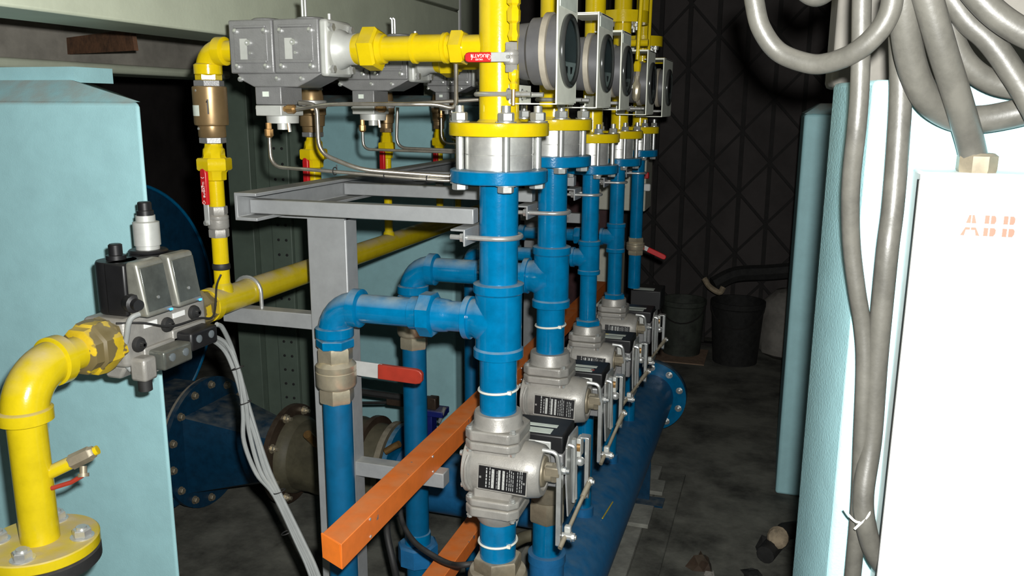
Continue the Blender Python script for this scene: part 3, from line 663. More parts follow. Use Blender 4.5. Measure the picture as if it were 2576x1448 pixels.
# ================================================================== grey steel frame and clamps
t = thing('pipe_rack', 'grey painted steel frame of channel, post and arms carrying the pipes', 'frame', (-.93, 1.65, 0))
MB().prism([(-1.075, 1.362), (-1.022, 1.362), (-1.022, 1.369), (-1.068, 1.369), (-1.068, 1.413), (-1.022, 1.413), (-1.022, 1.420), (-1.075, 1.420)], 'y', 1.50, 3.45).build('channel', 'grey_paint', t, bevel=.0015)
for i, Y in enumerate(YS):
    MB().box(-1.067, -.562, Y-.016, Y+.014, 1.372, 1.402).build('arm', 'grey_paint', t, bevel=.002)
MB().box(-.982, -.886, 1.625, 1.676, 0, 1.362).build('post', 'grey_paint', t, bevel=.003)
MB().box(-1.06, -.886, 1.62, 1.68, 1.355, 1.3625).build('post_cap', 'grey_paint', t)
MB().box(-.982, -.886, 3.30, 3.35, 0, 1.362).build('post', 'grey_paint', t, bevel=.003)
MB().box(-1.22, -.98, 1.632, 1.668, 1.100, 1.136).build('header_arm', 'grey_paint', t, bevel=.002)
MB().box(-.888, -.668, 1.632, 1.668, .759, .794).build('tray_arm', 'grey_paint', t, bevel=.002)
MB().box(-.888, -.658, 3.30, 3.335, .759, .794).build('tray_arm', 'grey_paint', t, bevel=.002)
MB().box(-.888, -.658, 1.632, 1.668, .435, .470).build('tray_arm', 'grey_paint', t, bevel=.002)
MB().box(-.886, -.60, 2.93, 2.96, 1.19, 1.225).build('cross_arm', 'grey_paint', t, bevel=.002)
for i, Y in enumerate(YS):
    r = AR[i]; z = 1.350; big = i < 2
    t = thing('pipe_clamp', 'u-bolt clamp with short channel holding the %s blue pipe' % ORD[i], 'clamp', (XR-r, Y, z), 'u-bolt clamps on the blue pipes')
    rr = r+.0055; xb = XR-r-.012
    arc = [(XR+rr*math.cos(a), Y+rr*math.sin(a), z) for a in [-math.pi/2+math.pi*j/12 for j in range(13)]]
    MB().tube([(xb-.034, Y-rr, z)]+arc+[(xb-.034, Y+rr, z)], .0052 if big else .0042, 10).build('u_bolt', 'zinc', t)
    x0, x1 = xb-.030, xb
    MB().prism([(x1, z-.016), (x1, z+.017), (x0, z+.017), (x0, z+.013), (x1-.004, z+.013), (x1-.004, z-.016)], 'y', Y-rr-.012, Y+rr+.012).build('bracket', 'grey_paint', t, bevel=.001)
    for s_ in (-1, 1): inst('nut', nut_mesh(.009, .008, .004, 'zinc'), t, (x1-.005, Y+s_*rr, z), (0, -math.pi/2, 0))

# orange cable trays
for k, (z0, z1, xr, y0, lab) in enumerate([(.795, .8445, -.688, 1.205, 'long orange cable tray crossing in front of the blue downpipes'), (.471, .512, -.688, 1.40, 'lower orange cable tray seen behind the front valve stub')]):
    t = thing('cable_tray', lab, 'cable tray', (-.71, 2.0, z0), 'orange cable trays')
    xl = xr-.052; sk = .026
    MB().add([(xl,y0+sk,z0),(xr,y0,z0),(xr,3.6,z0),(xl,3.6,z0),(xl,y0+sk,z1),(xr,y0,z1),(xr,3.6,z1),(xl,3.6,z1)],
             [(3,2,1,0),(4,5,6,7),(0,1,5,4),(1,2,6,5),(2,3,7,6),(3,0,4,7)]).build('trunking', 'orange_paint', t, bevel=.0012)
    e = .0015
    MB().add([(xl-.001,y0+sk-e,z0+.002),(xr-.002,y0-e+.001,z0+.002),(xr-.002,y0-e-.002,z1+.001),(xl-.001,y0+sk-e-.002,z1+.001),(xl-.001,y0+sk,z0+.002),(xr-.002,y0+.002,z0+.002),(xr-.002,y0,z1+.001),(xl-.001,y0+sk,z1+.001)],
             [(0,1,2,3),(4,5,6,7),(0,1,5,4),(1,2,6,5),(2,3,7,6),(3,0,4,7)]).build('end_flap', 'orange_end', t)
    sc = proto('screw', MB().lathe((0,0,0), (1,0,0), [(0,.0032),(.0015,.003),(.0025,.001)], 8), 'zinc')
    for yy in (1.315, 1.62, 1.95, 2.3, 2.7):
        inst('screw', sc, t, (xr, yy, z0+.008)); inst('screw', sc, t, (xr, yy, z1-.006))

# ================================================================== yellow gas header, risers and inlet
HX, HZ = -1.16, 1.172
t = thing('gas_header', 'long yellow gas header pipe running back behind the grey post', 'pipe', (HX, 2.4, HZ))
MB().cyl((HX, 1.50, HZ), (HX, 3.5, HZ), .0302, n=36).build('pipe', 'yellow_paint', t)
MB().lathe((HX, 1.497, HZ), (0,1,0), [(0,.030),(.002,.036),(.02,.037),(.022,.031)], 36).build('end_socket', 'yellow_paint', t)
t = thing('pipe_clamp', 'grey u-bolt saddle over the yellow gas header left of the post', 'clamp', (HX, 1.65, HZ))
MB().tube([(HX+.035, 1.65, 1.10), (HX+.035, 1.65, HZ)] + [(HX+.035*math.cos(a), 1.65, HZ+.035*math.sin(a)) for a in [math.pi*j/12 for j in range(1, 12)]] + [(HX-.035, 1.65, HZ), (HX-.035, 1.65, 1.10)], .0048, 10).build('u_bolt', 'zinc', t)
RX = [HX, HX, HX, HX, -1.255]
for i, Y in enumerate(YS):
    k = 1.0 if i < 2 else .74; X = RX[i]; zg = 1.706 if i < 2 else 1.690
    t = thing('gas_riser', 'thin yellow gas riser with union nut, %s along the header' % ORD[i], 'pipe', (X, Y, HZ), 'yellow gas risers')
    r = .0172*k
    if i < 4: MB().lathe((X, Y, HZ+.012), (0,0,1), [(0,r+.008),(.022,r+.004),(.028,r)], 24).build('weld_stub', 'yellow_paint', t)
    MB().cyl((X, Y, HZ+.01), (X, Y, 1.316), r, n=28).build('lower_pipe', 'yellow_bright', t)
    MB().cyl((X, Y, 1.380), (X, Y, 1.452), r, n=28).build('middle_pipe', 'yellow_bright', t)
    MB().lathe((X, Y, 1.437), (0,0,1), [(0,.020*k),(.002,.0235*k),(.017,.0245*k),(.024,.029*k)], 8, .39).build('union_socket', 'yellow_bright', t)
    MB().hexa((X, Y, 1.459), (X, Y, 1.486), .0365*k, .26, .08).build('union_nut', 'yellow_bright', t)
    MB().lathe((X, Y, 1.484), (0,0,1), [(0,.027*k),(.006,.024*k),(.020,.0235*k),(.024,.020*k),(.034,.019*k)], 8, .39).build('union_tail', 'yellow_bright', t)
    MB().hexa((X, Y, 1.646), (X, Y, 1.668), .027*k, .1).build('hex_nipple', 'yellow_bright', t)
    Re = .036*k
    gx = -1.06 if i < 2 else -1.02
    if i < 4:
        MB().elbow((X+Re, Y, zg-Re), (0,0,1), (-1,0,0), Re, .0245*k, .029*k, 28).build('elbow', 'yellow_bright', t)
        MB().cyl((X+Re-.004, Y, zg), (gx, Y, zg), .0215*k, n=28).build('nipple', 'yellow_bright', t)
    if i == 0:
        MB().lathe((X, Y, 1.242), (0,0,1), [(0,.0180),(.003,.0196),(.011,.0193),(.014,.0182)], 28).build('black_tape', 'black_rubber', t)
    if i == 4: MB().cyl((HX, Y, HZ), (X-.0, Y, HZ), .014, n=20).sphere((X, Y, HZ), .018).build('side_branch', 'yellow_paint', t)
    # brass lever valve
    lab = ['small ball valve with red lever turned up on the front riser', 'ball valve with dark red lever on the second yellow riser', 'ball valve with dark red lever on the third yellow riser', 'ball valve with red tipped lever on the fourth yellow riser', 'ball valve on the farthest yellow riser, hidden by the frame'][i]
    if i < 4:
        ball_valve(lab, (X, Y, 1.348), r, .0225*k, .034, (-.30, -.954, 0), (0, 0, 1), .118 if i < 3 else .10, .0165, 1.15, 'casting', 'red_grip', 'ball valves on the gas risers', text=(Vector((-.30, -.954, 0)) if i == 0 else False), gl=.66, thick=.003)
    # bronze safety coupling
    if i < 4:
        b = thing('bronze_coupling', 'bronze cylindrical coupling on the %s yellow riser' % ORD[i], 'coupling', (X, Y, 1.516), 'bronze couplings on the risers')
        MB().hexa((X, Y, 1.516), (X, Y, 1.530), .0275*k, .2).build('lower_hex', 'die_cast' if i < 2 else 'bronze', b)
        if i == 0: MB().lathe((X, Y, 1.529), (0,0,1), [(0,.027),(.002,.0285),(.024,.0285),(.026,.0345),(.030,.0355),(.104,.0355),(.106,.033)], 40).build('barrel', 'bronze', b)
        else: MB().lathe((X, Y, 1.529), (0,0,1), [(0,.026*k),(.014,.027*k),(.016,.031*k),(.042,.033*k),(.044,.036*k),(.064,.036*k),(.066,.031*k),(.09,.031*k),(.106,.027*k)], 36).build('barrel', 'bronze', b)
        if i > 0: MB().lathe((X, Y, 1.588), (0,0,1), [(0,.034*k),(.002,.0385*k),(.02,.0385*k),(.022,.034*k)], 36).build('steel_band', 'steel', b)
        MB().hexa((X, Y, 1.634), (X, Y, 1.648), .031*k, .3).build('upper_hex', 'die_cast', b)
        if i == 0:
            for zz in (1.548, 1.626):
                d = Vector((-.25, -.97, 0)); MB().lathe(Vector((X, Y, zz))+d*.0335, d, [(0,.003),(.002,.0028),(.003,.001)], 8).build('screw', 'zinc', b)
            n = 6; vs = []
            for zz in (1.574, 1.596):
                for j in range(n): a = math.radians(-158+j*13); vs.append((X+.0359*math.cos(a), Y+.0359*math.sin(a), zz))
            MB().add(vs, [(j, j+1, n+j+1, n+j) for j in range(n-1)]).build('sticker', 'label_paper', b)
            a = math.radians(-62); d = Vector((math.cos(a), math.sin(a), 0))
            MB().tube([Vector((X, Y, 1.606))+d*.0356+Vector((-.003,0,-.004)), Vector((X, Y, 1.608))+d*.0356, Vector((X, Y, 1.578))+d*.0356], .0017, 6).build('handwritten_one', 'plate_black', b)
# inlet with flange, elbow, union at lower left
IY = 1.02
t = thing('gas_inlet', 'thick yellow inlet pipe with elbow and bolted flange at lower left', 'pipe', (HX, IY, .826))
ir = .0305; Re = .072
MB().cyl((HX, IY, .865), (HX, IY, HZ-Re), ir, n=40).build('pipe', 'yellow_paint', t)
MB().elbow((HX, IY+Re, HZ-Re-.004), (0,0,1), (0,-1,0), Re, ir*1.22, ir*1.40, 40, 13).build('elbow', 'yellow_paint', t)
MB().cyl((HX, IY+Re, HZ-.004), (HX, IY+.125, HZ-.004), ir*.97, n=40).build('nipple', 'yellow_paint', t)
MB().lathe((HX, IY, .852), (0,0,1), [(0,.03),(0,.090),(.002,.092),(.018,.092),(.020,.090),(.020,.03)], 56).build('flange', 'yellow_paint', t)
MB().lathe((HX, IY, .826), (0,0,1), [(0,.086),(.002,.092),(.022,.092),(.024,.088)], 56).build('counter_flange', 'black_rubber', t)
ring_bolts(t, (HX, IY, .872), (0,0,1), .068, 4, nut_mesh(.0155, .014, .004, 'zinc'), .42, 'bolt')
MB().lathe((HX, IY+.118, HZ-.004), (0,1,0), [(0,.036),(.004,.043),(.02,.045),(.024,.05),(.045,.052),(.062,.050),(.066,.042),(.10,.038)], 8, .39).build('union', 'worn_yellow', t)
s = thing('drain_cock', 'small dusty yellow drain cock on the side of the inlet pipe', 'valve', (HX+.05, IY+.04, 1.03))
d0 = Vector((HX+.022, IY+.012, .990)); dd = Vector((.78, .42, .40)).normalized()
MB().lathe(d0, dd, [(0,.0115),(.045,.0115)], 18).build('nipple', 'yellow_paint', s)
MB().lathe(d0+dd*.038, dd, [(0,.011),(.002,.0135),(.036,.013),(.038,.011),(.044,.010)], 6, .2).build('body', 'dirty_brass', s)
MB().cyl(d0+dd*.08, d0+dd*.088, .008, n=12).build('end_cap', 'yellow_bright', s)
pp = d0+dd*.06+Vector((.004,-.004,-.014))
MB().lathe(pp, (.2,-.3,-.9), [(0,.006),(.012,.006),(.012,.009),(.018,.009)], 12).build('spindle', 'dirty_brass', s)
MB().tube([pp+Vector((0,-.004,-.016)), pp-dd*.02+Vector((0,-.004,-.018)), pp-dd*.055+Vector((0,-.004,-.012))], .004, 8).build('lever', 'dull_red', s)

# solenoid valve train between inlet and header
t = thing('solenoid_valve', 'dusty double solenoid gas valve with black coils and clear terminal covers', 'valve', (HX, 1.36, 1.10))
MB().lathe((HX, 1.180, HZ-.004), (0,1,0), [(0,.036),(.002,.044),(.016,.046),(.018,.05),(.03,.05)], 6, .26).build('inlet_socket', 'worn_yellow', t)
MB().box(HX-.050, HX+.045, 1.205, 1.440, HZ-.050, HZ+.042).build('body', 'casting', t, bevel=.010, seg=3)
MB().prism([(HX-.03, HZ-.05), (HX+.03, HZ-.05), (HX+.012, HZ-.078), (HX-.02, HZ-.078)], 'y', 1.22, 1.43).build('lower_housing', 'casting', t, bevel=.006)
MB().lathe((HX, 1.435, HZ), (0,1,0), [(0,.046),(.030,.046),(.034,.038),(.066,.036)], 8, .39).build('outlet_flange', 'worn_yellow', t)
for k, (yc, zt) in enumerate([(1.256, 1.317), (1.341, 1.317)]):
    MB().lathe((HX-.004, yc, HZ+.046), (0,0,1), [(0,.034),(.004,.037),(zt-HZ-.052,.037),(zt-HZ-.048,.035)], 40).build('coil', 'black_plastic', t)
    MB().box(HX, HX+.045, yc-.038, yc+.040, HZ+.046, zt-.002).build('terminal_box', 'black_plastic', t, bevel=.004)
    # sloped smoky cover
    p0 = [(HX+.088, HZ+.046), (HX+.070, zt+.002), (HX+.044, zt+.002), (HX+.044, HZ+.046)]
    co = MB().prism(p0, 'y', yc-.035, yc+.037).build('terminal_cover', 'cover_frame', t, bevel=.007, seg=4)
    p1 = [(HX+.0845, HZ+.056), (HX+.0715, zt-.008), (HX+.066, zt-.008), (HX+.078, HZ+.056)]
    MB().prism([(a+.0022, b_) for a, b_ in p1], 'y', yc-.030, yc+.032).build('clear_window', 'cover_smoke', co, bevel=.001)
    MB().lathe((HX+.081, yc, HZ+.078), (.97,0,.2), [(0,.003),(.004,.003)], 8).build('cover_screw', 'zinc', co)
    MB().cbox((HX+.0885, yc+.026, HZ+.050), .003, .006, .004).build('indicator_lamp', 'blue_led', co)
MB().lathe((HX-.004, 1.256, 1.316), (0,0,1), [(0,.018),(.008,.018),(.009,.0125),(.027,.0125),(.029,.010)], 10).build('coil_cap', 'black_plastic', t)
MB().lathe((HX-.004, 1.341, 1.316), (0,0,1), [(0,.036),(.003,.037),(.006,.034)], 36).build('damper_collar', 'black_plastic', t)
MB().lathe((HX-.004, 1.341, 1.320), (0,0,1), [(0,.022),(.009,.022),(.010,.0245),(.055,.0245),(.057,.018),(.068,.018)], 36).build('damper', 'die_cast_light', t)
MB().lathe((HX-.004, 1.341, 1.387), (0,0,1), [(0,.016),(.010,.016),(.011,.013),(.025,.013),(.027,.011)], 12).build('damper_cap', 'black_plastic', t)
for yy, zz in ((1.235, HZ-.010), (1.315, HZ+.008), (1.395, HZ+.014)):
    MB().lathe((HX+.044, yy, zz), (1,0,0), [(0,.014),(.004,.015),(.010,.013),(.012,.006),(.018,.006)], 18).build('test_plug', 'black_rubber', t)
    MB().lathe((HX+.055, yy, zz), (1,0,0), [(0,.006),(.006,.006),(.007,.003)], 8).build('plug_screw', 'zinc', t)
for yy in (1.273, 1.353):
    MB().cbox((HX+.046, yy, HZ+.020), .002, .034, .010).build('white_tag', 'white_print', t)
MB().lathe((HX+.045, 1.226, HZ+.072), (.9,-.4,0), [(0,.016),(.010,.018),(.022,.017),(.024,.011),(.036,.010)], 16).build('cable_gland', 'black_plastic', t)
for k, (yc, zz) in enumerate([(1.295, HZ-.045), (1.375, HZ-.030)]):
    MB().box(HX+.046, HX+.086, yc-.040, yc+.042, zz-.020, zz+.018).build('pressure_switch', 'black_plastic' if k else 'cover_smoke', t, bevel=.005)
    MB().box(HX+.040, HX+.052, yc-.05, yc+.05, zz-.030, zz+.024).build('switch_base', 'casting', t, bevel=.003)
    for dy in (-.018, .02): MB().lathe((HX+.086, yc+dy, zz+.002), (1,0,0), [(0,.008),(.002,.008),(.003,.004)], 12).build('switch_screw', 'dial_dark', t)
MB().cbox((HX+.055, 1.235, HZ-.055), .035, .035, .045).build('plug_connector', 'casting', t, bevel=.006)
MB().lathe((HX+.055, 1.235, HZ-.078), (0,0,-1), [(0,.013),(.020,.013),(.022,.009)], 12).build('plug_nut', 'black_rubber', t)
t = tag(MB().tube(spline([at(375, 783, Y=1.24), at(330, 800, Y=1.21), at(318, 850, Y=1.21), at(312, 905, Y=1.22), at(330, 930, Y=1.23)], 8), .0052, 10).build('coil_cable', 'cable_grey'), 'short grey cable looping down from the black coil', 'cable')
t = tag(MB().tube(spline([at(292, 813, Y=1.20), at(360, 812, Y=1.24), at(430, 820, Y=1.30), at(500, 800, Y=1.39), at(537, 793, Y=1.44), at(545, 720, Y=1.52), at(556, 690, Y=1.535)], 8), .0022, 6).build('black_wire', 'black_rubber'), 'thin black wire stretched over the solenoid valve', 'wire')
# grey signal cables dropping to the floor
cab = [[(545,815,1.44),(560,825,1.46),(585,880,1.50),(605,960,1.50),(612,1040,1.50),(614,1110,1.50),(645,1190,1.50),(690,1245,1.49),(745,1360,1.47),(785,1455,1.45)],
       [(470,880,1.36),(520,845,1.43),(570,865,1.49),(600,930,1.50),(618,1010,1.50),(628,1090,1.505),(655,1185,1.50),(697,1250,1.49),(750,1360,1.47),(792,1455,1.45)],
       [(430,895,1.33),(505,850,1.42),(560,875,1.49),(592,940,1.505),(612,1010,1.505),(640,1090,1.51),(668,1185,1.505),(705,1255,1.49),(756,1360,1.47),(798,1455,1.45)],
       [(390,920,1.30),(460,885,1.37),(520,850,1.45),(578,880,1.51),(605,950,1.51),(628,1030,1.515),(652,1110,1.515),(680,1190,1.51),(712,1258,1.49),(762,1360,1.47),(804,1455,1.45)]]
for k, pts in enumerate(cab):
    P3 = [at(a, b_, Y=y) for a, b_, y in pts]; e = P3[-1]
    P3 += [e+Vector((.04, .02, -.2)), Vector((e.x+.06, e.y+.04, .02)), Vector((e.x+.14, e.y+.18, .006))]
    tag(MB().tube(spline(P3, 6), .0050, 8).build('signal_cable', 'cable_grey'), 'grey signal cable in the tied bundle below the solenoid valve, %s' % ['leftmost at the belly', 'second from left', 'third from left', 'rightmost at the belly'][k], 'cable', 'tied grey signal cables')
for k, (a, b_) in enumerate([(598, 925), (617, 1012), (703, 1235), (722, 1338)]):
    c = at(a, b_, Y=1.497); d = Vector((.35, 0, -1)); u = Vector((1, 0, .35)).normalized()
    pts = [c+u*(.0125*math.cos(q))+Vector((0,1,0))*(.0135*math.sin(q)) for q in [2*math.pi*j/16 for j in range(16)]]
    tag(MB().tube(pts, .0013, 5, closed=True).build('bundle_tie', 'black_rubber'), 'black tie around the grey cable bundle, %s from the top' % ['first', 'second', 'third', 'lowest'][k], 'cable tie', 'ties on the grey cables')

# ================================================================== gas valves on top
def gas_valve(i):
    Y = YS[i]; k = 1.0 if i < 2 else .74; zc = 1.706 if i < 2 else 1.690
    ox = -1.070 if i < 2 else -1.02
    t = thing('gas_valve', 'grey die-cast double gas valve block, %s along the header' % ORD[i], 'valve', (ox+.1*k, Y, zc-.13*k), 'grey gas valve blocks')
    def X(u): return ox+u*k
    y0, y1 = Y-.050*k, Y+.050*k
    for m_ in (0, 1):
        u0 = .001+.102*m_
        bd = MB().box(X(u0), X(u0+.100), y0, y1, zc-.047*k, zc+.056*k).build('module', 'die_cast', t, bevel=.003*k)
        MB().box(X(u0+.012), X(u0+.088), y0-.0015, y0+.002, zc-.024*k, zc+.040*k).build('front_panel', 'die_cast', bd, bevel=.001)
        MB().box(X(u0+.014), X(u0+.086), y0-.004, y0, zc-.027*k, zc-.021*k).box(X(u0+.014), X(u0+.086), y0-.004, y0, zc+.040*k, zc+.045*k).build('rib', 'die_cast', bd, bevel=.001)
        for sx in (.018, .084):
            for sz in (.034, -.034):
                MB().lathe((X(u0+sx), y0-.0005, zc+sz*k), (0,-1,0), [(0,.0062*k),(.004*k,.0058*k),(.0055*k,.003*k)], 12).build('screw', 'zinc', bd)
        MB().lathe((X(u0+.046), y0-.001, zc+.012*k), (0,-1,0), [(0,.0065*k),(.005*k,.006*k),(.005*k,.003*k),(.003*k,.003*k)], 14).build('test_nipple', 'zinc', bd)
        MB().lathe((X(u0+.050), y0-.001, zc-.008*k), (0,-1,0), [(0,.0035*k),(.004*k,.003*k)], 10).build('plug_screw', 'zinc', bd)
        MB().box(X(u0+.026), X(u0+.042), y0-.0022, y0, zc-.020*k, zc+.020*k).build('type_label', 'die_cast_light', bd)
        MB().lathe((X(u0+.056), Y, zc+.055*k), (0,0,1), [(0,.030*k),(.005*k,.029*k),(.007*k,.025*k)], 28).build('top_cap', 'die_cast', bd)
    for dx in (-.003, .004): MB().tube(bend([(X(.150+dx), Y-.01*k, zc+.058*k), (X(.150+dx), Y-.01*k, zc+.096*k), (X(.146+dx), Y-.012*k, zc+.099*k)], .003), .0028*k, 8).build('tube_stub', 'zinc', t)
    # end flange towards the pipe
    MB().box(X(.203), X(.222), Y-.050*k, Y+.050*k, zc-.053*k, zc+.055*k).build('end_flange', 'die_cast_light', t, bevel=.006)
    MB().lathe((X(.220), Y, zc), (1,0,0), [(0,.040*k),(.012*k,.036*k),(.022*k,.030*k),(.038*k,.030*k)], 36).build('flange_neck', 'die_cast_light', t)
    for a in (.785, 2.356, 3.927, 5.498):
        MB().hexa((X(.221), Y+.055*k*math.cos(a), zc+.055*k*math.sin(a)), (X(.231), Y+.055*k*math.cos(a), zc+.055*k*math.sin(a)), .0085*k).build('flange_bolt', 'zinc', t)
    MB().tube([(X(.212), Y-.02*k, zc+.055*k), (X(.212), Y-.02*k, zc+.066*k)], .004*k, 8).build('bleed_screw', 'zinc', t)
    # funnel shaped bottom with regulator
    MB().prism([(X(.012), zc-.047*k), (X(.205), zc-.047*k), (X(.180), zc-.060*k), (X(.150), zc-.073*k), (X(.050), zc-.073*k), (X(.022), zc-.060*k)], 'y', y0+.004, y1-.004).build('lower_cover', 'die_cast', t, bevel=.002)
    for u in (.020, .105, .160): MB().lathe((X(u), y0+.006, zc-.058*k), (0,-1,0), [(0,.0055*k),(.005*k,.005*k),(.006*k,.002*k)], 10).build('cover_screw', 'zinc', t)
    MB().box(X(.048), X(.108), Y-.040*k, Y+.04*k, zc-.108*k, zc-.072*k).build('regulator_head', 'die_cast', t, bevel=.002)
    MB().box(X(.066), X(.080), Y-.0415*k, Y-.039*k, zc-.092*k, zc-.082*k).build('head_label', 'label_paper', t)
    MB().box(X(.048), X(.108), Y-.042*k, Y+.042*k, zc-.130*k, zc-.109*k).build('diaphragm_block', 'die_cast_light', t, bevel=.002)
    MB().lathe((X(.084), Y, zc-.130*k), (0,0,-1), [(0,.033*k),(.015*k,.032*k),(.016*k,.012*k),(.028*k,.012*k)], 32).build('spring_cap', 'die_cast_light', t)
    MB().tube([(X(.11), Y-.02*k, zc-.144*k), (X(.112), Y-.02*k, zc-.162*k)], .0035*k, 8).build('adjust_screw', 'zinc', t)
    MB().tube([(X(.046), Y-.02*k, zc-.115*k), (X(.036), Y-.02*k, zc-.116*k)], .004*k, 8).build('bleed_nipple', 'zinc', t)
    MB().lathe((X(.068), Y-.028*k, zc-.144*k), (0,0,-1), [(0,.006*k),(.012*k,.006*k),(.013*k,.009*k),(.026*k,.009*k),(.030*k,.005*k)], 8).build('brass_fitting', 'brass', t)
    MB().lathe((X(.105), Y-.030*k, zc-.116*k), (1,-.05,0), [(0,.006*k),(.010*k,.006*k),(.011*k,.009*k),(.026*k,.009*k),(.030*k,.005*k)], 8).build('brass_fitting', 'brass', t)
    return (X(.068), Y-.028*k, zc-.172*k), (X(.137), Y-.0315*k, zc-.116*k)
fit = [gas_valve(i) for i in range(4)]
GV = 'stainless impulse tubes'
def tube3(pts, r, label, R=.03):
    tag(MB().tube(bend(pts, R), r, 10).build('impulse_tube', 'tube_steel'), label, 'tube', GV)
a = Vector(fit[0][0]); zt = 1.473
tube3([a, (a.x, a.y, zt), (-.90, 1.53, zt-.004), (-.62, 1.60, zt-.024), (-.55, 1.66, zt+.0)], .0038, 'stainless impulse tube dropping from the front gas valve and running right')
q = at(797, 262, Y=1.52)
tube3([at(752, 258, Y=1.515), q, at(802, 385, Y=1.525), (-.80, 1.535, zt-.001), (-.62, 1.612, zt-.016), (-.55, 1.67, zt+.008)], .0046, 'thicker stainless tube bent down in front of the second bronze coupling')
a = Vector(fit[0][1]); p1 = at(1050, 262, Y=1.53); p2 = at(1100, 262, Y=1.55); p3 = at(1148, 276, Y=1.56); p4 = at(1147, 160, Y=1.54)
tube3([a, at(830, 262, Y=1.51), p1, p2, p3, p4], .0042, 'stainless tube running level from the front gas valve then turning up', .022)
tube3([at(1000, 262, Y=1.60), at(1130, 255, Y=1.62), at(1210, 250, Y=1.63)], .004, 'upper dark tube passing behind the front yellow pipe')
a = Vector(fit[1][0]); z2 = at(960, 376, Y=1.95).z
tube3([a, (a.x, a.y, z2), (-.62, 1.95, z2-.004)], .0036, 'stainless tube dropping from the second gas valve')
tube3([at(1000, 270, Y=1.95), at(997, 372, Y=1.955), (-.62, 1.96, z2-.001)], .0040, 'stainless tube dropping beside the third bronze coupling')
a = Vector(fit[2][0]); z3 = at(1100, 360, Y=2.39).z
tube3([a, (a.x, a.y, z3), (-.62, 2.38, z3-.004)], .0034, 'thin stainless tube dropping from the third gas valve')
tube3([at(1133, 275, Y=2.4), at(1131, 345, Y=2.4), at(1160, 352, Y=2.4)], .0036, 'thin stainless tube just left of the front yellow flange')
for k, (px_, py_) in enumerate([(884, 408), (1000, 414), (1082, 420)]):
    f_ = [.14, .50, .80][k]; c = Vector((-.90+.28*f_, 1.532+.07*f_, 1.473-.003-.020*f_))
    tag(MB().tube([c+Vector((0, .009*math.cos(q), .0075*math.sin(q))) for q in [2*math.pi*j/14 for j in range(14)]]+[c+Vector((0, .008, .012))], .0012, 5).build('tube_tie', 'black_rubber'), 'black tie on the stainless tube pair, %s' % ['left one', 'middle one', 'right one'][k], 'cable tie', 'ties on the stainless tubes')

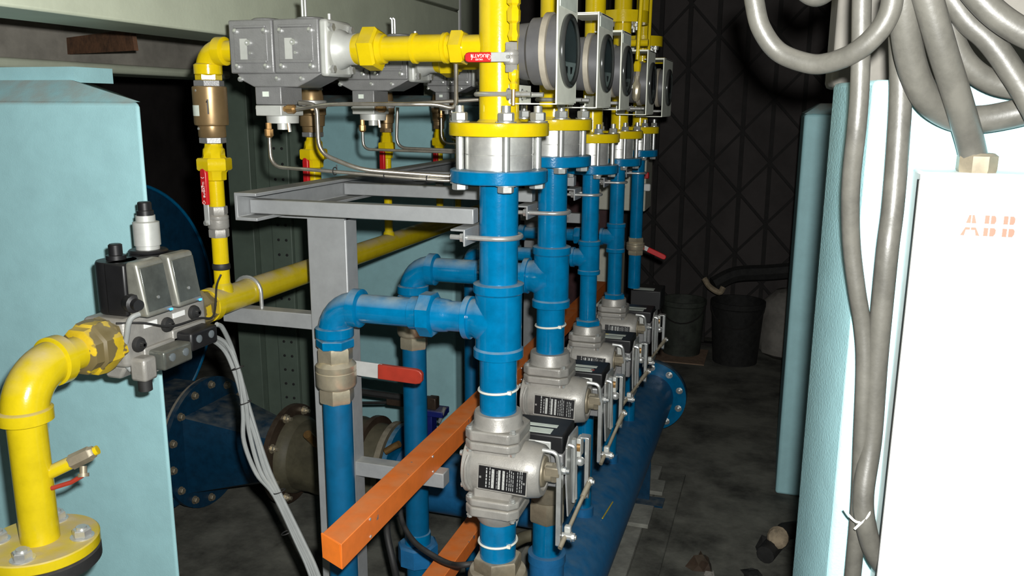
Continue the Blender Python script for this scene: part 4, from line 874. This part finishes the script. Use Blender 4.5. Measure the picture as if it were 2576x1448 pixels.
# ================================================================== round pressure gauges facing the aisle
GX = -.395
GY = [1.605, 1.965, 2.235, 2.685, 3.09]
GT = [2.02, 1.80, 1.785, 1.765, 1.760]
for i in range(5):
    Yc = GY[i]; yp = YS[i]; hw = [.080, .085, .070, .080, .125][i]*.95
    zb = [1.604, 1.597, 1.592, 1.576, 1.566][i]; zg = [1.700, 1.694, 1.688, 1.668, 1.664][i]; R = [.0665, .0635, .062, .062, .062][i]
    t = thing('pressure_gauge', 'round grey gas gauge on a plate bracket at the %s yellow pipe' % ORD[i], 'gauge', (GX, Yc, zb), 'round gauges facing the aisle')
    MB().prism([(GX-.003, zb), (GX, zb), (GX, GT[i]), (GX-.003, GT[i])], 'y', Yc-hw, Yc+hw).build('mounting_plate', 'gauge_plate', t, bevel=.0008)
    MB().box(-.485, GX, Yc-hw, Yc+hw*.8, zb-.002, zb).build('bracket_shelf', 'gauge_plate', t)
    MB().box(-.487, -.484, Yc-hw, Yc+hw*.8, zb, zb+.034).build('bracket_lip', 'gauge_plate', t)
    if i: MB().box(-.45, GX, Yc-hw*.9, Yc-hw*.9+.004, GT[i]-.002, GT[i]).box(-.47, GX, Yc-hw*.6, Yc+hw, GT[i]-.003, GT[i]).build('top_return', 'gauge_plate', t)
    MB().lathe((GX-.004, Yc, zg), (-1,0,0), [(0,R*1.02),(.020,R*1.02),(.021,R*.95),(.06,R*.93),(.066,R*.80),(.085,R*.78)], 44).build('case', 'gauge_case', t)
    MB().lathe((GX-.026, Yc, zg), (-1,0,0), [(0,R*1.0),(.001,R*1.07),(.012,R*1.07),(.013,R*.96)], 48).build('clamp_band', 'gauge_band', t)
    MB().tube([(GX+.004, Yc+R*.93*math.cos(a), zg+R*.93*math.sin(a)) for a in [2*math.pi*j/40 for j in range(40)]], .0062, 10, closed=True).build('bezel', 'bezel', t)
    di = MB().lathe((GX+.0002, Yc, zg), (1,0,0), [(0,R*.92),(.0008,R*.92)], 44).build('dial', 'dial_dark', t)
    n = 14; poly = [(Yc+R*.86*math.cos(a), zg+R*.86*math.sin(a)) for a in [math.radians(200+140*j/n) for j in range(n+1)]]
    MB().prism(poly, 'x', GX+.0012, GX+.002).build('scale_card', 'dial_card', di)
    for s_ in (-1, 1): MB().prism([(Yc+s_*R*.25-.007, zg-R*.42), (Yc+s_*R*.25+.007, zg-R*.42), (Yc+s_*R*.22+.005, zg-R*.60), (Yc+s_*R*.25-.004, zg-R*.62)], 'x', GX+.002, GX+.0026).build('card_slot', 'plate_black', di)
    MB().lathe((GX+.0055, Yc, zg), (1,0,0), [(0,R*.90),(.0012,R*.90),(.003,R*.5)], 44).build('glass', 'dial_glass', t)
    if i < 3: MB().box(GX, GX+.0012, Yc-hw*.85, Yc+hw*.8, GT[i]-.030 if i else 1.775, GT[i]-.008 if i else 1.800).build('type_plate', 'label_paper', t, bevel=.0003)
    MB().lathe((GX-.075, Yc+R*.3, zg+R*.3), (-1,-.6,.2), [(0,.010),(.02,.010)], 10).build('cable_gland', 'brown_steel', t)
    # u-bolt round the yellow pipe
    ry = (AR[i] if i < 2 else .0285)+.0055; z = zb+.016
    arc = [(XR-ry*math.cos(a), yp-ry*math.sin(a), z) for a in [-math.pi/2+math.pi*j/12 for j in range(13)]]
    MB().tube([(-.440, yp+ry, z)]+arc+[(-.440, yp-ry, z)], .0048, 10).build('u_bolt', 'zinc', t)
    for s_ in (-1, 1):
        inst('nut', nut_mesh(.009, .010, .012, 'zinc'), t, (-.484, yp+s_*ry, z), (0, math.pi/2, 0))
# impulse valve with red BUGATTI lever on the front yellow pipe
vx, vy = -.468, 1.497
t = thing('impulse_line', 'thin yellow impulse line with brass fittings beside the front yellow pipe', 'pipe', (vx, vy, 1.62))
MB().tube([(vx, vy, 1.60), (vx, vy, 1.632)], .0038, 8).build('copper_tail', 'brass', t)
MB().lathe((vx, vy, 1.628), (0,0,1), [(0,.006),(.010,.008),(.014,.005),(.020,.009),(.032,.0095),(.036,.007)], 8).build('lower_fitting', 'yellow_bright', t)
MB().lathe((vx, vy, 1.712), (0,0,1), [(0,.008),(.01,.011),(.02,.0075),(.03,.0075),(.034,.012),(.052,.0125),(.06,.008),(.064,.0125),(.082,.012),(.086,.0075)], 6).build('upper_fitting', 'yellow_bright', t)
MB().cyl((vx, vy, 1.795), (vx, vy, 2.1), .0055, n=12).build('tube', 'yellow_bright', t)
ball_valve('tiny ball valve with red lettered lever crossing the front yellow pipe', (vx-.004, vy, 1.684), .0095, .0135, .026, (0, -1, 0), (-1, 0, 0), .083, .0165, 1.05, 'casting', 'red_grip', text=Vector((0, -1, 0)), gl=.60, thick=.0022)
for i, (yy, zz, lab) in enumerate([(2.95, 1.69, 'small impulse valve with yellow fitting between the far gauges')]):
    t = thing('impulse_line', lab, 'valve', (-.40, yy, 1.58))
    p = at(1602, 190, Y=2.62); x0 = p.x; yy = 2.62
    MB().cyl((x0, yy, at(1602, 150, Y=yy).z), (x0+.01, yy, 2.05), .006, n=10).build('tube', 'yellow_bright', t)
    MB().lathe((x0, yy, at(1602, 180, Y=yy).z), (0,0,1), [(0,.010),(.02,.012),(.03,.008)], 8).build('union', 'yellow_bright', t)
    MB().lathe((x0, yy, at(1602, 255, Y=yy).z), (0,0,1), [(0,.006),(.01,.013),(.05,.013),(.06,.007),(.075,.009)], 8).build('valve_body', 'nickel_brass', t)
    MB().cbox((x0-.022, yy, at(1602, 218, Y=yy).z), .03, .008, .010).build('spindle', 'zinc', t)
    MB().cbox((x0-.034, yy-.004, at(1602, 235, Y=yy).z), .012, .008, .022).build('lever', 'red_grip', t)
t = tag(MB().cyl((XR+.055, 3.04, 1.74), (XR+.055, 3.06, 2.1), .0055, n=10).build('impulse_tube', 'yellow_bright'), 'straight yellow impulse tube by the farthest gauge', 'tube')

# ================================================================== right: electrical box and conduits
BY = 1.015
t = thing('switch_box', 'overexposed white electrical box with red lettering at far right', 'electrical box', (.4, 1.07, 0))
x0 = at(2288, 700, Y=BY).x; ztop = at(2350, 437, Y=BY).z
MB().box(x0+.004, 1.0, BY+.0255, 1.12, .30, ztop).build('case', 'cabinet_white', t, bevel=.003)
MB().box(x0+.0008, .99, BY+.0098, BY+.026, .31, ztop-.008).build('door_edge_shade', 'black_rubber', t)  # black strip standing in for the shaded line at the box's left edge
dr = MB().box(x0, 1.0, BY, BY+.010, .30, ztop-.006).build('door', 'cabinet_white', t, bevel=.002)
c = at(2487, 568, Y=BY); wl = (at(2555, 568, Y=BY).x-at(2420, 568, Y=BY).x)
LG = MB(); h2 = .0112; gp = .0022
def lp(poly): LG.prism([(c.x+wl*u, c.z+v) for u, v in poly], 'y', BY-.0006, BY+.0001)
lp([(-.385, h2), (-.345, h2), (-.345, gp), (-.435, gp)]); lp([(-.325, h2), (-.285, h2), (-.235, gp), (-.325, gp)])
lp([(-.435, -gp), (-.345, -gp), (-.345, -h2*.45), (-.42, -h2*.45), (-.445, -h2), (-.52, -h2)]); lp([(-.325, -gp), (-.235, -gp), (-.15, -h2), (-.225, -h2), (-.25, -h2*.45), (-.325, -h2*.45)])
for u0 in (-.085, .265):
    lp([(u0, gp), (u0+.085, gp), (u0+.085, h2), (u0, h2)]); lp([(u0, -h2), (u0+.085, -h2), (u0+.085, -gp), (u0, -gp)])
    lp([(u0+.115, gp), (u0+.19, gp), (u0+.215, gp+.003), (u0+.21, h2-.002), (u0+.18, h2), (u0+.115, h2)])
    lp([(u0+.115, -h2), (u0+.19, -h2), (u0+.225, -h2+.003), (u0+.23, -gp-.002), (u0+.20, -gp), (u0+.115, -gp)])
LG.build('lettering', 'logo_red', dr, smooth=False)
gz = at(2455, 432, Y=1.064)
MB().lathe((gz.x, 1.064, ztop), (0,0,1), [(0,.020),(.004,.021),(.018,.021),(.021,.017)], 8, .39).build('cable_gland', 'dirty_brass', t)
def conduit(label, pts, r, n=14):
    tag(MB().tube(spline([at(a, b_, Y=y) for a, b_, y in pts], 8), r, n).build('flexible_conduit', 'conduit'), label, 'conduit', 'grey flexible conduits')
conduit('pale straight conduit hanging down the left edge of the white pedestal', [(2172,-60,1.02),(2168,0,1.02),(2166,108,1.02),(2162,233,1.02),(2155,323,1.02),(2143,431,1.03),(2139,520,1.04),(2143,624,1.05),(2156,731,1.055),(2170,821,1.06),(2175,920,1.06),(2168,1100,1.06),(2160,1278,1.06),(2145,1448,1.06),(2130,1600,1.06)], .0102)
conduit('darker conduit running down beside the electrical box edge', [(2262,-60,1.065),(2263,60,1.068),(2266,215,1.07),(2259,359,1.065),(2246,520,1.06),(2233,624,1.05),(2219,767,1.055),(2206,911,1.06),(2192,1100,1.06),(2172,1240,1.045),(2178,1320,1.04),(2200,1390,1.045),(2240,1450,1.06)], .0125)
conduit('conduit hanging in a wide loop in front of the dark gate', [(1893,-40,1.05),(1899,10,1.05),(1915,72,1.05),(1958,130,1.05),(2030,159,1.04),(2083,158,1.03),(2150,132,1.01),(2205,85,1.0),(2238,30,.995),(2250,-40,.99)], .0112)
conduit('tip of a second hanging conduit loop at the top edge', [(2010,-60,1.1),(2022,-25,1.1),(2055,-8,1.1),(2090,-30,1.1),(2100,-60,1.1)], .0115)
conduit('thick conduit sweeping down and away to the right', [(2268,-60,1.0),(2274,30,1.01),(2290,150,1.03),(2330,245,1.05),(2395,292,1.07),(2460,300,1.075),(2540,288,1.075),(2640,262,1.07)], .0155)
conduit('dark conduit dropping straight into the brass gland of the box', [(2318,-60,.985),(2335,0,.99),(2371,126,1.005),(2408,245,1.03),(2436,340,1.053),(2450,400,1.064),(2455,420,1.064)], .0145)
conduit('grey conduit curving to the right behind the gland conduit', [(2350,-60,1.03),(2396,0,1.03),(2436,54,1.03),(2480,93,1.03),(2516,136,1.03),(2550,187,1.03),(2580,235,1.03),(2620,310,1.03)], .0125)
conduit('topmost grey conduit curving off at the upper right corner', [(2420,-60,1.0),(2468,0,1.0),(2516,45,1.0),(2580,85,1.0),(2660,120,1.0)], .0135)
conduit('inner grey conduit bending right under the others', [(2385,40,1.05),(2400,110,1.05),(2440,170,1.055),(2505,210,1.06),(2590,222,1.06),(2680,215,1.06)], .0125)
c = at(2163, 1283, Y=1.05)
tag(MB().tube(spline([at(2122, 1278, Y=1.045), at(2135, 1295, Y=1.038), at(2155, 1312, Y=1.032), at(2178, 1305, Y=1.03), at(2185, 1282, Y=1.035), at(2184, 1296, Y=1.03), at(2150, 1330, Y=1.03)], 6), .0016, 6).build('binding_wire', 'white_tie'), 'pale string tying the two conduits together', 'string')
t = tag(MB().box(at(2099, 120, Y=1.5).x, .6, 1.5, 1.75, 1.6325, 2.6).build('conduit_trunk', 'grey_wall', bevel=.01), 'brown dusty upright trunk above the white pedestal', 'trunking')

# ================================================================== far end: lattice gate, cabinets, rubbish
GYY = 5.75
t = thing('lattice_gate', 'dark folding lattice gate across the far end of the aisle', 'gate', (.0, GYY, 0))
xs = [at(1510, 600, Y=GYY).x + .183*k for k in range(9)]
up = proto('upright', MB().box(-.013, .013, -.012, .012, 0.02, 2.75), 'gate_iron')
for x in xs: inst('upright', up, t, (x, GYY, 0))
for sgn in (1, -1):
    L = .40; dz = .40
    sl = proto('lattice_bar', MB().prism([(-.183, -dz/2-.012), (-.183, -dz/2+.012), (.183, dz/2+.012), (.183, dz/2-.012)] if sgn > 0 else [(-.183, dz/2-.012), (-.183, dz/2+.012), (.183, -dz/2+.012), (.183, -dz/2-.012)], 'y', -.004, .004), 'gate_iron')
    for k in range(0, 7):
        for q in range(7):
            if k+1 < len(xs): inst('lattice_bar', sl, t, (xs[k]+.183 if k+2 < len(xs) else xs[k], GYY+.016*sgn, .25+.40*q+(.2 if k % 2 else 0)))
MB().box(xs[0]-.05, xs[-1]+.3, GYY-.03, GYY+.03, 0, .018).build('floor_track', 'gate_iron', t)
tag(MB().box(-2.0, 1.9, 5.95, 6.0, 0, 3.3).build('canvas_screen', 'dark_wall'), 'dark sheet hanging behind the folding gate', 'sheet')
t = thing('junction_box', 'cream junction box behind the fourth and fifth blue pipes', 'box', (-.6, 4.1, 1.0))
a = at(1500, 400, Y=4.1); b_ = at(1622, 532, Y=4.1)
MB().box(a.x, b_.x, 4.1, 4.3, b_.z, a.z+.1).build('case', 'cream', t, bevel=.006)
MB().cyl((a.x+.06, 4.275, 0), (a.x+.06, 4.275, b_.z+.02), .02, n=12).build('stand', 'cream', t)
MB().cbox((b_.x, 4.09, at(1615, 470, Y=4.1).z), .05, .03, .035).build('white_plug', 'white_print', t, bevel=.006)
MB().cbox((b_.x, 4.09, at(1612, 440, Y=4.1).z), .03, .02, .03).build('red_button', 'red_grip', t, bevel=.004)
a = at(1485, 620, Y=4.1); b_ = at(1560, 620, Y=4.1)
t = tag(MB().box(a.x, b_.x, 4.1, 4.25, 0, a.z+.02).build('control_post', 'cream', bevel=.006), 'cream control post behind the blue pipes under the junction box', 'post')
tag(MB().box(-1.28, -.80, 4.35, 4.6, 0, 1.35).build('maroon_machine', 'maroon', bevel=.02), 'dark maroon machine glimpsed between the blue pipes', 'machine')
def bucket(label, c, r, h, mt):
    t = thing('bucket', label, 'bucket', tuple(c))
    MB().lathe(c, (0,0,1), [(0,r*.84),(h*.9,r*.98),(h*.92,r*1.03),(h,r*1.03),(h,r*.96),(h*.2,r*.82),(h*.19,.01)], 32).build('shell', mt, t)
    MB().tube([(c[0]+r*1.0*math.cos(a), c[1]-r*.9*abs(math.sin(a))-.01, c[2]+h*.95-r*.8*math.sin(a)) for a in [math.pi*j/12 for j in range(13)]], .005, 6).build('handle', 'gate_iron', t)
p = at(1725, 858, Z=0)
bucket('dark dented bucket on the floor by the folding gate', (p.x, 5.5, 0.006), .145, .36, 'bucket')
p2 = at(1855, 868, Z=0)
bucket('black oil drum bucket beside the dented bucket', (p2.x, 5.42, 0), .165, .40, 'scrap_dark')
tag(MB().box(p.x-.25, p.x+.17, 5.25, 5.6, 0, .006).build('cardboard_sheet', 'cardboard'), 'brown cardboard sheet under the dented bucket', 'cardboard')
p3 = at(1950, 850, Z=0)
t = thing('white_sack', 'dirty white sack leaning behind the pale blue pedestal', 'sack', (p3.x, 5.5, 0))
mb = MB().lathe((p3.x+.06, 5.62, 0), (.03,0,1), [(0,.10),(.04,.17),(.2,.19),(.36,.17),(.44,.10),(.46,.02)], 20)
rnd = random.Random(5); mb.v = [v+Vector((rnd.uniform(-.012,.012), rnd.uniform(-.012,.012), 0)) for v in mb.v]
mb.build('sack_body', 'sack', t)
tag(MB().tube(spline([at(1795,715,Y=5.3), at(1850,690,Y=5.35), at(1930,685,Y=5.4), at(1990,680,Y=5.4)], 6), .05, 8).build('wire_bundle', 'scrap_dark'), 'dark tangle of wire lying over the buckets', 'wire')
tag(MB().tube(spline([at(1772,700,Y=5.28), at(1785,720,Y=5.26), at(1810,735,Y=5.25), at(1820,722,Y=5.26)], 5), .018, 8).build('cloth_rag', 'scrap_tan'), 'tan rag hanging over the dark bucket rim', 'rag')
# litter on the floor
def scrap(name, label, cat, px_, py_, mt, s=.05, seed=1, h=.03):
    c = at(px_, py_, Z=.002); rnd = random.Random(seed); n = 9
    vs = [(c.x+s*math.cos(2*math.pi*j/n)*rnd.uniform(.5,1.1), c.y+s*math.sin(2*math.pi*j/n)*rnd.uniform(.5,1.1), .002) for j in range(n)]
    vt = [(a*.6+c.x*.4+rnd.uniform(-.01,.01), b_*.6+c.y*.4+rnd.uniform(-.01,.01), rnd.uniform(.4,1)*h) for a, b_, _ in vs]
    return tag(MB().add(vs+vt, [tuple(range(n))[::-1], tuple(range(n, 2*n))]+[(j, (j+1) % n, n+(j+1) % n, n+j) for j in range(n)]).build(name, mt, smooth=False), label, cat)
scrap('crumpled_foil', 'crumpled dark wrapper on the floor at the bottom edge', 'litter', 1765, 1425, 'brown_steel', .055, 3, .05)
scrap('paper_scrap', 'pale scrap beside the crumpled wrapper on the floor', 'litter', 1785, 1446, 'sack', .025, 4, .02)
scrap('metal_scrap', 'dark metal chunk on the floor by the white pedestal', 'litter', 1935, 1385, 'scrap_dark', .06, 8, .06)
scrap('dark_rag', 'small dark rag on the floor at the bottom of the aisle', 'litter', 1890, 1442, 'scrap_dark', .05, 9, .015)
t = thing('scrap_pipe', 'short dark pipe elbow lying by the white pedestal', 'scrap', tuple(at(1960, 1370, Z=0)))
a = at(1925, 1395, Z=.05); b_ = at(1975, 1335, Z=.06); c = at(1962, 1352, Z=.09)
MB().tube([a, b_, b_+Vector((.08, .05, 0))], .032, 12).build('pipe', 'scrap_dark', t)
MB().lathe(c, (-.4,-.8,.4), [(0,.035),(.02,.04),(.03,.03)], 14).build('cap', 'scrap_tan', t)
# black cables in front of the downpipes
tag(MB().tube(spline([at(1005, 1275, Y=1.80), at(1015, 1320, Y=1.76), at(1045, 1365, Y=1.70), at(1095, 1400, Y=1.66), at(1135, 1418, Y=1.63), at(1168, 1420, Y=1.60), at(1230, 1410, Y=1.64)], 8), .0068, 10).build('black_cable', 'black_rubber'), 'black cable looping from the orange tray to the front valve stub', 'cable')
tag(MB().tube(spline([at(972, 1310, Y=1.85), at(975, 1350, Y=1.82), at(988, 1410, Y=1.80), at(1000, 1470, Y=1.8), at(1010, 1560, Y=1.8)], 8), .009, 10).build('black_cable', 'black_rubber'), 'black cable dropping straight below the orange tray', 'cable')
tag(MB().tube(spline([at(1310, 1250, Y=1.63), at(1300, 1300, Y=1.62), at(1285, 1345, Y=1.60), at(1278, 1400, Y=1.62)], 6), .0058, 8).build('grey_cable', 'cable_grey'), 'grey cable running down behind the front blue stub', 'cable')
tag(MB().tube(spline([at(1290, 1365, Y=2.2), at(1320, 1350, Y=2.2), at(1350, 1345, Y=2.2)], 6), .018, 10).build('wrapped_hose', 'olive_cover'), 'short wrapped hose end between the front stubs', 'hose')

q0 = at(1536, 1237, X=XR+.085); q1 = at(1553, 1256, X=XR+.085)
tag(MB().tube([(XR+.062, q0.y, MZ+MR*.87), (XR+.070, q1.y-.0, MZ+MR*.83)], .0022, 6).build('yellow_straw', 'yellow_bright'), 'tiny yellow straw lying on the blue manifold', 'straw')
